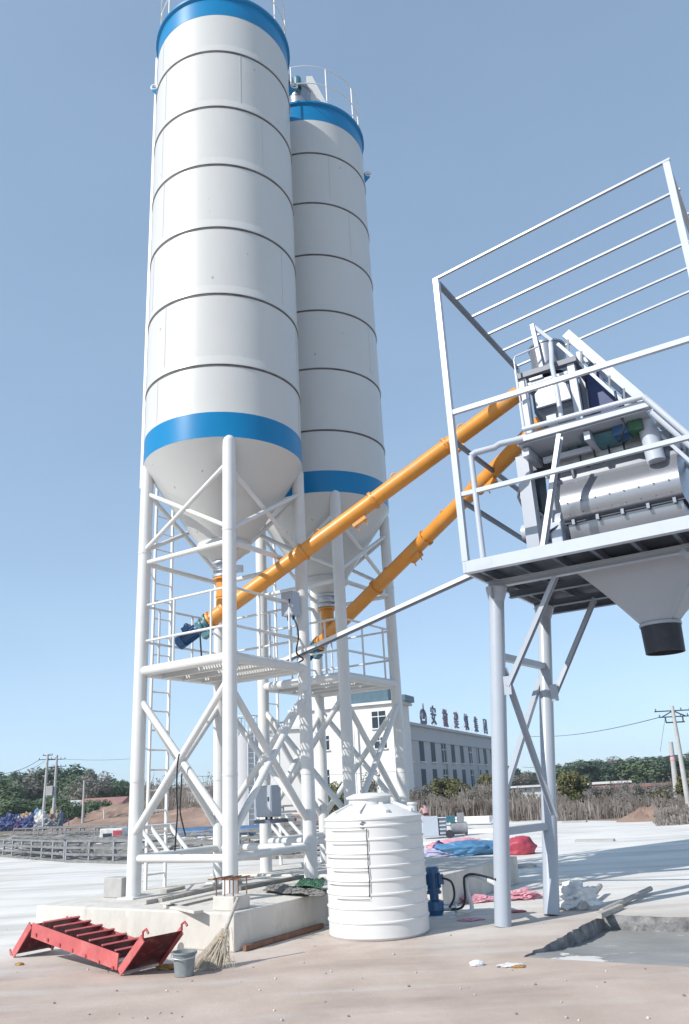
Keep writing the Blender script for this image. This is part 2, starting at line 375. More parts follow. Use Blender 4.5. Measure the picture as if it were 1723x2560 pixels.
# ------------------------------------------------------------------ silos
PSI = .22
S1 = V((-1.965, 12.223, 0)); S2 = V((-.428, 14.794, 0))
silo = thing('cement_silo', 'taller looking white cement silo in front, blue bands, its base nearest the red steps', 'silo', S1)
def ang(a, r, z): return S1 + V((r*math.cos(a), r*math.sin(a), z))
R0, RL = 1.30, 1.318
zs = [7.20, 8.03, 9.335, 10.64, 11.96, 13.255, 14.57, 15.475]
mb = MB()
for k in range(len(zs)-1):
    mb.lathe([(RL if k else R0+.004, zs[k]+.0), (RL-.002 if k else R0+.003, zs[k]+.03), (R0, zs[k]+.16), (R0, zs[k+1])], S1, 128)
    if k: mb.lathe([(R0, zs[k]), (RL, zs[k])], S1, 128)
mb.build('barrel', M['silo'], silo)
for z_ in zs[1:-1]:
    MB().lathe([(R0, z_-.034), (R0+.007, z_-.033), (R0+.007, z_-.001), (R0, z_-.001)], S1, 128).build('joint_shade_strip', M['joint'], silo)  # dark strip under each lip: painted lip shadow along with joint dirt
mb = MB(); rr = random.Random(5)
for k in range(len(zs)-1):
    for a in (rr.uniform(-2.6, -2.2), rr.uniform(-1.2, .2), rr.uniform(1, 3)):
        p = ang(a, R0+.0015, zs[k]+.04); tg = V((-math.sin(a), math.cos(a), 0))
        mb.bar(p, p + AZ*(zs[k+1]-zs[k]-.05), .008, .006, tg)
mb.build('weld_seam', M['silo'], silo)
MB().lathe([(R0+.004, 6.78), (R0+.004, 7.20)], S1, 128).build('blue_band', M['blue'], silo)
MB().lathe([(R0+.003, 15.475), (R0+.003, 15.90), (R0+.05, 15.92), (R0+.05, 15.97), (R0, 15.97)], S1, 128).build('blue_band', M['blue'], silo)
MB().lathe([(R0+.002, 15.965), (.3, 16.08), (0, 16.08)], S1, 96).build('roof', M['silo'], silo)
MB().lathe([(.40, 5.46), (1.30, 6.775)], S1, 96).lathe([(1.30, 6.775), (1.304, 6.78)], S1, 96).lathe([(.43, 5.46), (.43, 5.38), (.41, 5.38), (.15, 5.16)], S1, 64).lathe([(.40, 5.462), (.43, 5.46)], S1, 64).build('cone', M['silo'], silo)
MB().lathe([(.19, 5.17), (.19, 5.13), (.13, 5.13), (.13, 5.05), (.18, 5.05), (.18, 5.01), (.12, 5.01), (.12, 4.96), (.18, 4.96), (.18, 4.92)], S1, 32).box(S1+V((.2, 0, 5.01)), .2, .1, .1).build('outlet_valve', M['galv'], silo)
LEGA = {n: PSI - PI/2 + k*PI/2 for k, n in enumerate('BCDA')}
RG = 1.235
for n in 'ABCD':
    b = ang(LEGA[n], RG, 0)
    mb = MB().tube(b + AZ*.40, b + AZ*6.74, .1, 28)
    mb.lathe([(.1*math.cos(q), 6.74 + .1*math.sin(q)) for q in [i*PI/12 for i in range(7)]], b, 28, smooth=True)
    mb.lathe([(.106, 5.30), (.106, 5.33)], b, 28).lathe([(.106, 1.9), (.106, 1.925)], b, 28)
    mb.box(b + AZ*.401, .3, .3, .02, AU, AV)
    mb.build('leg', M['frame_white'], silo)
for a, b in ('AB', 'BC', 'CD', 'DA'):
    pa, pb = ang(LEGA[a], RG, 0), ang(LEGA[b], RG, 0)
    for z, r in ((.90, .052), (3.47, .075), (5.15, .04)):
        MB().tube(pa + AZ*z, pb + AZ*z, r, 16).build('ring_pipe', M['frame_white'], silo)
    out = (pa + pb)/2 - S1; out.z = 0; out.normalize()
    for z0, z1, r in ((3.08, 1.22, .05), (6.32, 5.36, .036)):
        MB().tube(pa + AZ*z0, pb + AZ*z1, r, 14).build('cross_brace', M['frame_white'], silo)
        d = (pa-pb).normalized()
        MB().tube(pb + AZ*(z0+.06) + out*r*.9, pa + AZ*(z1-.03) + out*r*.9, r, 14).build('cross_brace', M['frame_white'], silo)
    g = MB()
    for z in (3.92, 4.47): g.tube(pa + AZ*z, pb + AZ*z, .02, 8)
    for f in (.38, .8):
        q = pa.lerp(pb, f); g.tube(q + AZ*3.47, q + AZ*4.47, .018, 8)
    g.build('guardrail', M['frame_white'], silo)
pA, pB, pC, pD = (ang(LEGA[n], RG, 0) for n in 'ABCD')
outL = (pA+pD)/2 - S1; outL.normalize()
for f in (.26, .38, .60):
    q = pA.lerp(pD, f) + AZ*.92; MB().tube(q, q + outL*.40 + AZ*.36, .03, 12).build('foot_stay', M['frame_white'], silo)
MB().tube(pA.lerp(pD, .16) + outL*.40 + AZ*1.28, pA.lerp(pD, .72) + outL*.40 + AZ*1.28, .03, 12).build('foot_stay', M['frame_white'], silo)
g = MB(); ex = (pB-pA); ey = (pD-pA)
for k in range(1, 34):
    q = pA + ex*(k/34); g.bar(q + AZ*3.545 + ey*.03, q + ey*.97 + AZ*3.545, .012, .03)
for k in range(1, 12):
    q = pA + ey*(k/12); g.bar(q + AZ*3.515 + ex*.03, q + ex*.97 + AZ*3.515, .014, .02)
g.build('platform_grating', M['frame_white'], silo)
g = MB()
for k in (.25, .5, .75):
    q = pA + ey*k; g.bar(q + AZ*3.45, q + ex + AZ*3.45, .06, .1)
g.obox(pA + ex*.08 + ey*.08 + AZ*3.562, ex*.32, ey*.8, AZ*.006)
g.build('platform_beam', M['frame_white'], silo)
def ladder(a0, a1, r, z0, z1, name='ladder'):
    g = MB(); p, q = ang(a0, r, 0), ang(a1, r, 0)
    for s in (p, q): g.bar(s + AZ*z0, s + AZ*z1, .05, .03, (q-p).normalized())
    z = z0 + .2
    while z < z1: g.tube(p + AZ*z, q + AZ*z, .014, 8); z += .3
    return g
rad = math.radians
g = ladder(rad(136), rad(150), 1.5, .40, 6.9)
for z in (1.0, 2.4, 3.6, 5.15):
    g.tube(ang(rad(150), 1.5, z), ang(LEGA['A'], RG, z), .016, 8)
g.build('ladder', M['frame_white'], silo)
g = ladder(rad(159), rad(173), 1.43, 6.6, 16.2)
for k in range(9):
    z = 7.2 + k*1.05
    for a in (159, 173): g.tube(ang(rad(a), 1.43, z), ang(rad(a), 1.3, z), .014, 6)
g.build('ladder', M['frame_white'], silo)
g = MB()
for zz in (16.55, 17.05): g.path([ang(2*PI*k/64, 1.27, zz) for k in range(65)], .012, 8, False)
for k in range(10):
    a = 2*PI*k/10 + .12; g.tube(ang(a, 1.27, 15.97), ang(a, 1.27, 17.05), .017, 8)
g.build('roof_guardrail', M['frame_white'], silo)
for a in (rad(178), rad(8)):
    c = ang(a, 1.36, 15.2); rd = V((math.cos(a), math.sin(a), 0)); tg = V((-rd.y, rd.x, 0))
    g = MB().prism([c - rd*.09 - AZ*.28 - tg*.012, c + rd*.10 - AZ*.02 - tg*.012, c + rd*.10 + AZ*.05 - tg*.012, c - rd*.09 + AZ*.12 - tg*.012], tg*.024)
    lug = g.build('lifting_lug', M['blue'], silo)
    MB().path([c + rd*.06 + rd*.06*math.cos(q) + AZ*(.07 + .06*math.sin(q)) for q in [2*PI*i/16 for i in range(17)]], .022, 8, False).build('lug_ring', M['frame_white'], lug)
f0 = S1 + V((-.10, -.60, .22))
MB().lathe([(.27, 16.25), (.27, 16.75), (.25, 16.86), (.16, 16.96), (0, 17.0)], f0, 40).lathe([(.27, 16.75), (.285, 16.75), (.285, 16.70), (.27, 16.70)], f0, 40).lathe([(.14, 15.85), (.27, 16.25)], f0, 40).lathe([(.12, 17.0), (.12, 17.12), (.10, 17.20), (.05, 17.24), (0, 17.25)], f0 + V((-.24,-.05,0)), 20).build('dust_filter', M['silver'], silo)
g = MB(); f1 = S1 + V((.20, -.35, 16.02))
g.prism([f1 + V((0,-.32,0)), f1 + V((.34,-.32,0)), f1 + V((.34,-.32,.5)), f1 + V((.02,-.32,1.40)), f1 + V((-.12,-.32,1.40)), f1 + V((-.12,-.32,0))], V((0,.5,0)))
g.build('filter_housing', M['silo'], silo)
MB().lathe([(.09, 16.55), (.09, 16.82), (.07, 16.86), (0, 16.86)], f0 + V((-.02,-.34,0)), 24).bar(f0 + V((-.02,-.33,16.6)), f0 + V((-.02,-.25,16.6)), .12, .14).build('filter_motor', M['teal'], silo)
silo2 = dup(silo, S2, 'white cement silo half hidden behind the front one, shaded side towards the mixer')
silo['label'] = 'white cement silo in front, left of the two, sunlit, bands of bright blue'
silo['group'] = silo2['group'] = 'pair of cement silos'

# ------------------------------------------------------------------ screw conveyors
def screw(S, E, label, fl):
    A = S + AZ*4.40; d = (E - A).normalized(); L = (E - A).length
    t = thing('screw_conveyor', label, 'screw conveyor', S + AZ*4.40, 'orange screw conveyors')
    MB().tube(A - d*.30, E, .122, 28).build('tube', M['orange'], t)
    x = d.cross(AZ).normalized(); y = x.cross(d).normalized()
    for f in [-.26, .02] + fl:
        g = MB(); c = A + d*f
        g.lathe([(.122, -.02), (.148, -.018), (.148, -.001), (.148, .001), (.148, .018), (.122, .018)], c, 28, d)
        for k in range(10):
            q = c + x*.137*math.cos(k*PI/5) + y*.137*math.sin(k*PI/5); g.tube(q - d*.03, q + d*.03, .009, 6)
        g.build('flange', M['orange'], t)
    for f in [k + .35 for k in fl[::2]] + [L*.6]:
        c = A + d*f
        MB().path([c + y*.12 + d*.05*math.cos(q) + y*.05*math.sin(q) for q in [PI*i/8 for i in range(9)]], .012, 6).build('lifting_eye', M['orange'], t)
    for f in (L*.45, L*.78):
        c = A + d*f - y*.15; g = MB().bar(c - d*.12, c + d*.12, .1, .07, y)
        for s in (-.08, .08): g.tube(c + d*s, c + d*s - y*.12, .01, 6)
        g.build('inspection_hatch', M['orange'], t)
    MB().lathe([(.18, 4.91), (.18, 4.88), (.125, 4.88), (.125, 4.64), (.135, 4.64), (.135, 4.60), (.125, 4.60), (.125, 4.40)], S, 28).build('inlet_pipe', M['orange'], t)
    b = A - d*.30
    MB().lathe([(.15, 0), (.15, -.03), (.10, -.03), (.10, -.10), (.13, -.10), (.13, -.13), (0, -.13)], b, 24, d).bar(b - d*.06, b - d*.20, .17, .17, y).bar(b - d*.13 - y*.06, b - d*.13 - y*.20, .12, .14, d).build('gearbox', M['teal'], t)
    g = MB().tube(b - d*.18, b - d*.56, .088, 24)
    for k in range(18):
        q = 2*PI*k/18; r = x*math.cos(q) + y*math.sin(q)
        g.bar(b - d*.24 + r*.097, b - d*.50 + r*.097, .008, .026, r)
    g.lathe([(.11, -.50), (.115, -.60), (.09, -.62), (0, -.62)], b, 24, d).bar(b - d*.3 + y*.12, b - d*.44 + y*.12, .12, .09, y)
    m = g.build('motor', M['motor'], t)
    MB().path([b - d*.36 + y*.16 + d*.04*math.cos(q) + y*.05*math.sin(q) for q in [PI*i/8 for i in range(9)]], .01, 6).build('lifting_eye', M['motor'], m)
    return t
E1 = PL(.70, 1.03, 7.20); E2 = PL(.92, 1.27, 6.74)
screw(S1, E1, 'long orange screw conveyor rising from the front silo, the upper of the two', [1.55, 2.9, 4.3])
screw(S2, E2, 'orange screw conveyor rising from the rear silo, the lower and farther of the two', [1.5, 2.9, 4.2])

# ------------------------------------------------------------------ elevated mixing platform
LEN, WID = 3.75, 3.45
t = thing('mixing_platform', 'raised light grey steel platform on tall pipe legs, railings around its deck', 'platform', PL(0, .3, 0))
g = MB()
g.pbox(0, LEN, -.04, 0, 4.30, 4.46); g.pbox(0, LEN, 0, .07, 4.30, 4.312); g.pbox(0, LEN, 0, .07, 4.448, 4.46)
g.pbox(0, LEN, WID, WID+.04, 4.30, 4.46); g.pbox(-.04, 0, -.04, WID+.04, 4.301, 4.459); g.pbox(LEN, LEN+.04, -.04, WID+.04, 4.301, 4.459)
g.build('deck_frame', M['light_paint'], t, bevel=.004)
MB().pbox(0, LEN, .071, WID, 4.43, 4.446).build('deck_plate', M['dark'], t)
for w_ in (.66, 1.45, 2.5, 3.1):
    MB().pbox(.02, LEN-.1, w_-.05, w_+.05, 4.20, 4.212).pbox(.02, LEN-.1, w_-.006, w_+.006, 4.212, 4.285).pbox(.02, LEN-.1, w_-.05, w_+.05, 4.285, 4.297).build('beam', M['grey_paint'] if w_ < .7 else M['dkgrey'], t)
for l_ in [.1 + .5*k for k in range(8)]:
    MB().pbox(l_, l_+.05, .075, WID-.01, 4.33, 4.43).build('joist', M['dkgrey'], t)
legs = [((-.16, .33), (.13, .66)), ((.13, 1.25), (.17, 2.5)), ((3.75, .33), (3.45, .66)), ((3.6, 1.25), (3.45, 2.5))]
LG = []
for (l0, w0), (l1, w1) in legs:
    a, b = PL(l0, w0, 0), PL(l1, w1, 4.195); d = (b-a).normalized(); LG.append((a, b, d))
    g = MB().tube(a, b, .102, 32); g.lathe([(.102, -.2), (.15, -.015), (.15, 0)], b, 32, d)
    g.lathe([(.15, 0), (.0, 0)], b, 32, d)
    g.build('leg', M['grey_paint'], t)
    for s in (-1, 1):
        MB().obox(b - d*.17 - AU*.006 + AV*s*.1, AU*.012, AV*s*.10, d*.165).build('gusset', M['grey_paint'], t)
def onleg(k, z): a, b, d = LG[k]; return a + d*(z/d.z)
for i, j in ((0, 1), (2, 3)):
    for z in (1.05, 3.25):
        MB().bar(onleg(i, z), onleg(j, z), .09, .09).build('cross_beam', M['grey_paint'], t)
    o_ = AU*.06
    g = MB(); p, q = onleg(i, 3.05) + o_, onleg(j, 1.12) + o_; g.bar(p, q, .07, .012, AU).bar(p + AZ*.03 + AU*.035, q + AZ*.03 + AU*.035, .012, .07, AU); g.build('cross_brace', M['grey_paint'], t)
    g = MB(); p, q = onleg(j, 3.05) - o_, onleg(i, 1.12) - o_; g.bar(p, q, .07, .012, AU).bar(p + AZ*.03 - AU*.035, q + AZ*.03 - AU*.035, .012, .07, AU); g.build('cross_brace', M['grey_paint'], t)
for k, w_, s in ((0, .60, 1), (1, 2.4, 1), (2, .60, -1), (3, 2.4, -1)):
    p = onleg(k, 2.85) + AU*s*.1; q = PL(.98 if s > 0 else 2.6, w_, 4.20)
    g = MB().channel(p + AU*s*.02, q, .05, .10, .008, AV, -1); g.build('knee_brace', M['grey_paint'], t)
    MB().obox(onleg(k, 2.72) + AU*s*.09 - AV*.03, AU*s*.11, AV*.012, AZ*.24).build('gusset', M['grey_paint'], t)
# railings on the deck
g = MB()
g.tube(PL(.25, 0, 4.46), PL(.24, 0, 5.95), .04, 12)
g.build('guardrail', M['light_paint'], t)
MB().path([PL(.24, 0, 5.95), PL(.30, .02, 5.99), PL(.55, .12, 6.03), PL(.62, .16, 6.08), PL(.93, .24, 6.1)], .045, 12).build('guardrail', M['light_paint'], t)

# ------------------------------------------------------------------ cladding frame round the platform
t = thing('shelter_frame', 'open cage of white square steel tubes standing round the mixer, not yet clad', 'steel frame', PL(0, 0, 4.46))
ZT, FL, SLP = 8.96, 3.46, .105        # the roof line climbs to the right
for l_, w_ in ((0, 0), (FL, 0), (0, 3.36), (FL, 3.36)):
    MB().pbox(l_-.042, l_+.042, w_-.042, w_+.042, 4.462, ZT+SLP*l_-.02).build('post', M['light_paint'], t)
for k, w_ in enumerate((0, .69, 1.31, 1.98, 2.66, 3.36)):
    du = (AU + AZ*SLP)*(FL+.10); o_ = PL(-.05, w_-.02, ZT-SLP*.05+.004)
    MB().obox(o_, du, AV*.003, AZ*.032).obox(o_ + AV*.0032 + AZ*.028, du, AV*.04, AZ*.0035).obox(o_ + AV*.0392, du, AV*.004, AZ*.0278).build('purlin', M['light_paint'], t)
for l_ in (0, FL):
    MB().pbox(l_-.035, l_+.035, .044, 3.316, ZT+SLP*l_-.065, ZT+SLP*l_-.002).build('top_beam', M['dkgrey'] if l_ == 0 else M['grey_paint'], t)
for z, h in ((6.68, .07), (5.42, .06)):
    MB().pbox(.044, FL-.044, -.03, .03, z-h/2, z+h/2).build('girt', M['light_paint'], t)
    MB().pbox(.044, FL-.044, 3.33, 3.39, z-h/2, z+h/2).build('girt', M['light_paint'], t)
for z in (6.25, 5.36):
    for l_ in (0, FL):
        MB().pbox(l_-.025, l_+.025, .044, 3.316, z-.03, z+.03).build('girt', M['dkgrey'], t)

# ------------------------------------------------------------------ concrete mixer
t = thing('concrete_mixer', 'silver twin shaft concrete mixer with curved cover on the raised deck', 'mixer', PL(2, 1.5, 4.46))
L0, L1 = 1.18, 2.74
prof = [(1.30, 5.92), (1.02, 5.86), (.90, 5.72), (.86, 5.58), (.845, 5.54), (.84, 5.53), (.80, 5.46), (.745, 5.36), (.71, 5.26), (.70, 5.17), (.715, 5.07), (.75, 4.99), (.80, 4.955)]
g = MB()
def strip(g, pr_, l0, l1):
    i = len(g.v)
    for a, b in pr_: g.v += [PL(l0, a, b), PL(l1, a, b)]
    for k in range(len(pr_)-1): g.f.append((i+2*k, i+2*k+1, i+2*k+3, i+2*k+2)); g.sm.append(True)
def arc(pts, n=5):
    out = []
    for i in range(len(pts)-1):
        p0, p1, p2, p3 = [V((*pts[max(0, min(len(pts)-1, i+q))], 0)) for q in (-1, 0, 1, 2)]
        for k in range(n):
            u = k/n; r_ = .5*((2*p1)+(p2-p0)*u+(2*p0-5*p1+4*p2-p3)*u*u+(3*p1-p0-3*p2+p3)*u**3); out.append((r_.x, r_.y))
    return out + [pts[-1]]
strip(g, prof[:3], L0, L1); strip(g, prof[2:6], L0, L1); strip(g, arc(prof[5:]), L0, L1); prof = prof[:5] + arc(prof[5:])
endp = prof + [(2.4, 4.95), (2.4, 5.92)]
for l_ in (L0, L1): g.face([PL(l_, a, b) for a, b in endp])
g.face([PL(L0, 1.30, 5.92), PL(L1, 1.30, 5.92), PL(L1, 2.4, 5.92), PL(L0, 2.4, 5.92)]); g.face([PL(L0, 2.4, 5.92), PL(L1, 2.4, 5.92), PL(L1, 2.4, 4.95), PL(L0, 2.4, 4.95)])
g.build('cover', M['silver'], t)
g = MB()
tp = [(.84, 4.93), (.86, 4.80), (.92, 4.66), (1.02, 4.55), (1.2, 4.48), (2.1, 4.48), (2.3, 4.6), (2.4, 4.8), (2.4, 4.93)]
tp = arc(tp); strip(g, tp, L0+.03, L1-.03)
for l_ in (L0+.03, L1-.03): g.face([PL(l_, a, b) for a, b in tp])
g.build('trough', M['silver'], t)
MB().pbox(L0, L1, .80, 2.43, 4.93, 4.952).build('rim', M['dark'], t)
g = MB()
for k in range(5): g.pbox(L0+.10+k*.33, L0+.14+k*.33, .765, .80, 4.90, 4.97)
g.build('rim_clamp', M['silver'], t)
g = MB()
for k in range(8):
    for (w_, z) in ((.696, 5.19), (.735, 5.035)):
        c = PL(L0+.10+k*.19, w_, z); g.tube(c, c - AV*.012, .009, 6)
g.build('bolt', M['dark'], t)
MB().pbox(L0-.02, L1+.02, .845, .875, 5.545, 5.575).build('hinge_rail', M['dkgrey'], t)
for l_ in (L0+.2, L1-.28):
    g = MB().path([PL(l_, .93, 5.80), PL(l_, .86, 5.80), PL(l_, .83, 5.75), PL(l_, .835, 5.64), PL(l_, .86, 5.60)], .022, 10); g.build('latch_handle', M['silver'], t)
MB().pbox(L0-.02, L1+.02, .98, 1.03, 5.86, 5.93).pbox(L0, L1, 1.0, 1.3, 5.93, 6.0).build('lid_flange', M['galv'], t)
# drives on the left end
g = MB().tube(PL(.62, 1.05, 5.0), PL(1.1, 1.05, 5.0), .19, 24).tube(PL(.5, 1.05, 5.0), PL(.62, 1.05, 5.0), .14, 24).tube(PL(.95, 1.05, 5.0), PL(1.0, 1.05, 5.0), .25, 24); g.build('gearbox', M['light_paint'], t)
g = MB().tube(PL(.62, 1.75, 5.0), PL(1.1, 1.75, 5.0), .19, 24).tube(PL(.95, 1.75, 5.0), PL(1.0, 1.75, 5.0), .25, 24); g.build('gearbox', M['light_paint'], t)
MB().prism([PL(.70, .95, 5.25), PL(.70, 1.25, 5.25), PL(.70, 1.35, 6.0), PL(.70, 1.0, 6.05)], AU*.14).build('belt_guard', M['dark'], t)
MB().pbox(.98, 1.14, .72, .9, 4.50, 4.98).build('seal_housing', M['light_paint'], t, bevel=.02)
MB().pbox(.93, 1.16, .60, .82, 4.462, 4.60).build('grease_pump', M['light_paint'], t, bevel=.02)
g = MB().tube(PL(.75, 1.15, 5.98), PL(1.12, 1.15, 5.98), .12, 20)
for k in range(6): g.tube(PL(.79+k*.05, 1.15, 5.98), PL(.81+k*.05, 1.15, 5.98), .14, 20)
g.build('motor', M['dark'], t)
for k in range(5):
    a = .58 + .05*k
    MB().path([PL(a, .95+.04*k, 5.75), PL(a-.03, .85, 5.5-.03*k), PL(a+.05, .85, 5.25), PL(a+.12, .95, 5.1+.02*k)], .02, 8).build('hose', M['light_paint'] if k % 2 else M['rubber'], t)
MB().tube(PL(1.42, 1.0, 6.0), PL(1.42, 1.0, 6.12), .09, 16).tube(PL(1.42, 1.0, 6.12), PL(1.42, 1.0, 6.18), .05, 16).pbox(1.30, 1.54, .94, 1.06, 6.0, 6.04).build('inlet_valve', M['teal'], t)
MB().path([PL(1.12, .74, 4.93), PL(1.0, .7, 4.86), PL(.86, .72, 4.76), PL(.8, .78, 4.6)], .016, 8).build('hose', M['rubber'], t)
# discharge hopper beneath
g = MB(); nseg = 32; HC = (2.0, 1.7)
top = []; bot = []
for k in range(nseg):
    q = 2*PI*k/nseg; c, s = math.cos(q), math.sin(q); m_ = max(abs(c), abs(s))
    top.append(PL(2.0 + .82*c/m_, 1.72 + .72*s/m_, 4.28)); bot.append(PL(HC[0] + .25*c, HC[1] + .25*s, 3.56))
for k in range(nseg):
    j = (k+1) % nseg; g.face([top[k], top[j], bot[j], bot[k]], True)
g.lathe([(.25, 3.56), (.275, 3.56), (.275, 3.52), (.25, 3.52)], PL(*HC, 0), 32)
g.build('discharge_hopper', M['grey_paint'], t)
MB().lathe([(.262, 3.519), (.252, 3.16), (.238, 3.16), (.245, 3.519)], PL(*HC, 0), 32).build('rubber_sleeve', M['rubber'], t)

# ------------------------------------------------------------------ weighing tower above the mixer
t = thing('weighing_tower', 'weighing hopper tower of white columns and grey bins above the mixer', 'hopper tower', PL(1.2, 1, 4.46))
MB().pbox(.66, .84, .62, .80, 4.448, 6.02).build('column', M['grey_paint'], t)
MB().pbox(.72, .90, 1.9, 2.08, 4.448, 6.02).build('column', M['grey_paint'], t)
MB().pbox(2.62, 2.8, 1.9, 2.08, 5.93, 6.02).pbox(2.62, 2.78, .5, .8, 5.93, 6.02).build('column', M['grey_paint'], t)
g = MB().pbox(.80, 2.62, .33, .37, 6.10, 6.20).pbox(.80, 2.62, .371, .45, 6.185, 6.20).pbox(.80, 2.62, .371, .45, 6.10, 6.115); g.build('front_beam', M['light_paint'], t, bevel=.003)
g = MB().pbox(.80, 2.55, .375, 2.2, 6.075, 6.09); g.build('floor_plate', M['grey_paint'], t)
MB().pbox(.82, .92, .46, 2.2, 5.93, 6.05).pbox(1.7, 1.78, .46, 2.2, 5.93, 6.05).pbox(1.0, 1.69, .80, .86, 5.9, 5.98).build('floor_beam', M['light_paint'], t)
MB().tube(PL(.93, .30, 6.26), PL(2.58, .30, 6.24), .038, 12).build('guardrail', M['light_paint'], t)
# diagonal strut in front
MB().channel(PL(1.02, .10, 4.462), PL(1.40, .30, 6.03), .05, .11, .008, AV, -1).build('strut', M['light_paint'], t)
# hopper bin: open steel frame, dark shell, pale cones
for l_, w_ in ((.90, .75), (1.62, .75), (.90, 1.65), (1.62, 1.65)):
    MB().pbox(l_-.05, l_+.05, w_-.05, w_+.05, 6.091, 7.24).build('column', M['light_paint'], t)
for z in (7.245,):
    MB().pbox(.82, 1.72, .66, .76, z, z+.08).pbox(.82, 1.72, 1.62, 1.72, z, z+.08).pbox(.82, .92, .761, 1.619, z, z+.08).pbox(1.62, 1.72, .761, 1.619, z, z+.08).build('top_ring', M['dkgrey'], t)
g = MB()
def frustum(g, l0, l1, w0, w1, z1, m0, m1, x0, x1, z0):
    a = [PL(l0,w0,z1), PL(l1,w0,z1), PL(l1,w1,z1), PL(l0,w1,z1)]; b = [PL(m0,x0,z0), PL(m1,x0,z0), PL(m1,x1,z0), PL(m0,x1,z0)]
    for k in range(4): g.face([a[k], a[(k+1)%4], b[(k+1)%4], b[k]])
    g.face(a); g.face(b[::-1])
frustum(g, .96, 1.56, .86, 1.6, 7.22, .96, 1.56, .86, 1.6, 6.72); frustum(g, .96, 1.56, .86, 1.6, 6.719, 1.06, 1.50, 1.05, 1.4, 6.45)
g.build('cement_bin', M['dkgrey'], t)
g = MB(); frustum(g, 1.02, 1.53, .79, .84, 6.98, 1.02, 1.53, .79, .84, 6.76); g.prism([PL(1.02,.79,6.981), PL(1.53,.79,6.981), PL(1.42,.80,7.06), PL(1.10,.80,7.06)], AV*.04); g.build('bin_door', M['light_paint'], t)
MB().pbox(.96, 1.56, .72, .75, 7.12, 7.16).pbox(1.0, 1.2, .69, .74, 7.17, 7.21).build('roof_trim', M['light_paint'], t)
MB().pbox(1.16, 1.30, .72, .86, 6.42, 6.56).tube(PL(1.23, .72, 6.49), PL(1.23, .70, 6.49), .03, 12).build('load_cell', M['light_paint'], t)
MB().lathe([(.265, 7.33), (.265, 7.84), (.28, 7.84), (.28, 7.87), (.2, 7.91), (0, 7.93)], PL(1.20, 1.15, 0), 36).lathe([(.285, 7.33), (.285, 7.38), (.265, 7.38)], PL(1.20, 1.15, 0), 36).build('vent_filter', M['silver'], t)
MB().path([PL(1.47, .34, 6.25), PL(1.46, .38, 6.8), PL(1.41, .5, 7.2), PL(1.36, .8, 7.6), PL(1.33, .95, 7.85)], .034, 12).build('vent_pipe', M['light_paint'], t)
g = MB().bar(PL(1.17, .86, 7.33), PL(1.12, .86, 8.16), .06, .08, AV).bar(PL(1.13, .88, 8.14), PL(1.36, .92, 7.82), .05, .08, AV); g.build('davit', M['light_paint'], t)
MB().lathe([(.11*math.sin(q), -.11*math.cos(q)) for q in [PI*i/10 for i in range(11)]], PL(1.5, 1.45, 7.48), 20, smooth=True).build('vibrator', M['orange'], t)
MB().path([PL(.88, .55, 6.25), PL(.86, .55, 7.50), PL(.88, .56, 7.56), PL(1.2, .70, 7.68)], .014, 8).tube(PL(.76, .55, 6.98), PL(.94, .56, 7.02), .025, 8).build('handrail', M['light_paint'], t)
# hoist side: blue skip and winch right of the bin
g = MB(); frustum(g, 1.72, 1.86, 1.1, 1.6, 7.30, 1.72, 2.28, 1.1, 1.5, 6.12); g.build('skip_chute', M['junk_navy'], t)
g = MB(); frustum(g, 1.74, 1.82, 1.25, 1.6, 7.45, 1.8, 2.0, 1.25, 1.6, 6.28); g.build('chute_guard', M['dkgrey'], t)
g = MB(); frustum(g, 1.75, 2.25, .85, 1.4, 6.05, 1.95, 2.1, 1.0, 1.2, 5.95); frustum(g, 1.6, 2.2, .6, 1.2, 6.03, 1.8, 2.1, .8, 1.1, 5.94); g.build('aggregate_chute', M['teal'], t)
MB().pbox(2.05, 2.25, .60, .85, 5.94, 6.16).build('winch', M['motor'], t); MB().tube(PL(2.3, .62, 6.05), PL(2.3, .9, 6.05), .11, 20).pbox(2.26, 2.44, .56, .66, 5.93, 6.16).build('winch', M['green'], t)
MB().tube(PL(2.50, .75, 5.5), PL(2.46, .75, 6.2), .12, 20).build('water_pipe', M['light_paint'], t)
MB().path([PL(2.2, .45, 6.5), PL(2.22, .42, 6.2), PL(2.25, .42, 5.95), PL(2.15, .6, 5.9)], .018, 8).build('hose', M['rubber'], t)
for k in range(4):
    MB().path([PL(1.5+.2*k, .9, 5.93), PL(1.52+.2*k, .82, 5.80), PL(1.6+.2*k, .9, 5.70+.03*k)], .014, 8).build('hose', M['rubber'], t)

# ------------------------------------------------------------------ skip hoist track
t = thing('skip_hoist_track', 'sloping white channel track running down to the right from above the mixer', 'hoist track', PL(2.6, 1, 5))
sl = V((0, 0, 0)) + AU*1 + AZ*(-1.59)
def trk(l, w_, z, n_): return PL(l, w_, z) + sl*n_
nrm = (AU*1.59 + AZ).normalized()
for w_, l_, z, e in ((.82, 1.60, 7.82, 4.8), (1.55, 1.60, 7.82, 4.8)):
    MB().channel(trk(l_, w_, z, 0), trk(l_, w_, z, e), .06, .13, .010, nrm, -1 if w_ < 1.5 else 1).build('track_rail', M['light_paint'], t)
    MB().bar(trk(l_, w_, z, .02) - nrm*.19, trk(l_, w_, z, e) - nrm*.19, .03, .045, nrm).build('guide_bar', M['light_paint'], t)
    g = MB()
    for k in range(30): g.bar(trk(l_, w_, z, .06+k*.16) - nrm*.05, trk(l_, w_, z, .14+k*.16) - nrm*.18, .02, .03, nrm)
    g.build('lacing', M['dkgrey'], t)
g = MB()
for k in range(12):
    g.bar(trk(1.62, .83, 7.80, .12+k*.4), trk(1.62, 1.54, 7.80, .12+k*.4), .06, .05, nrm)
g.build('cross_tie', M['galv'], t)
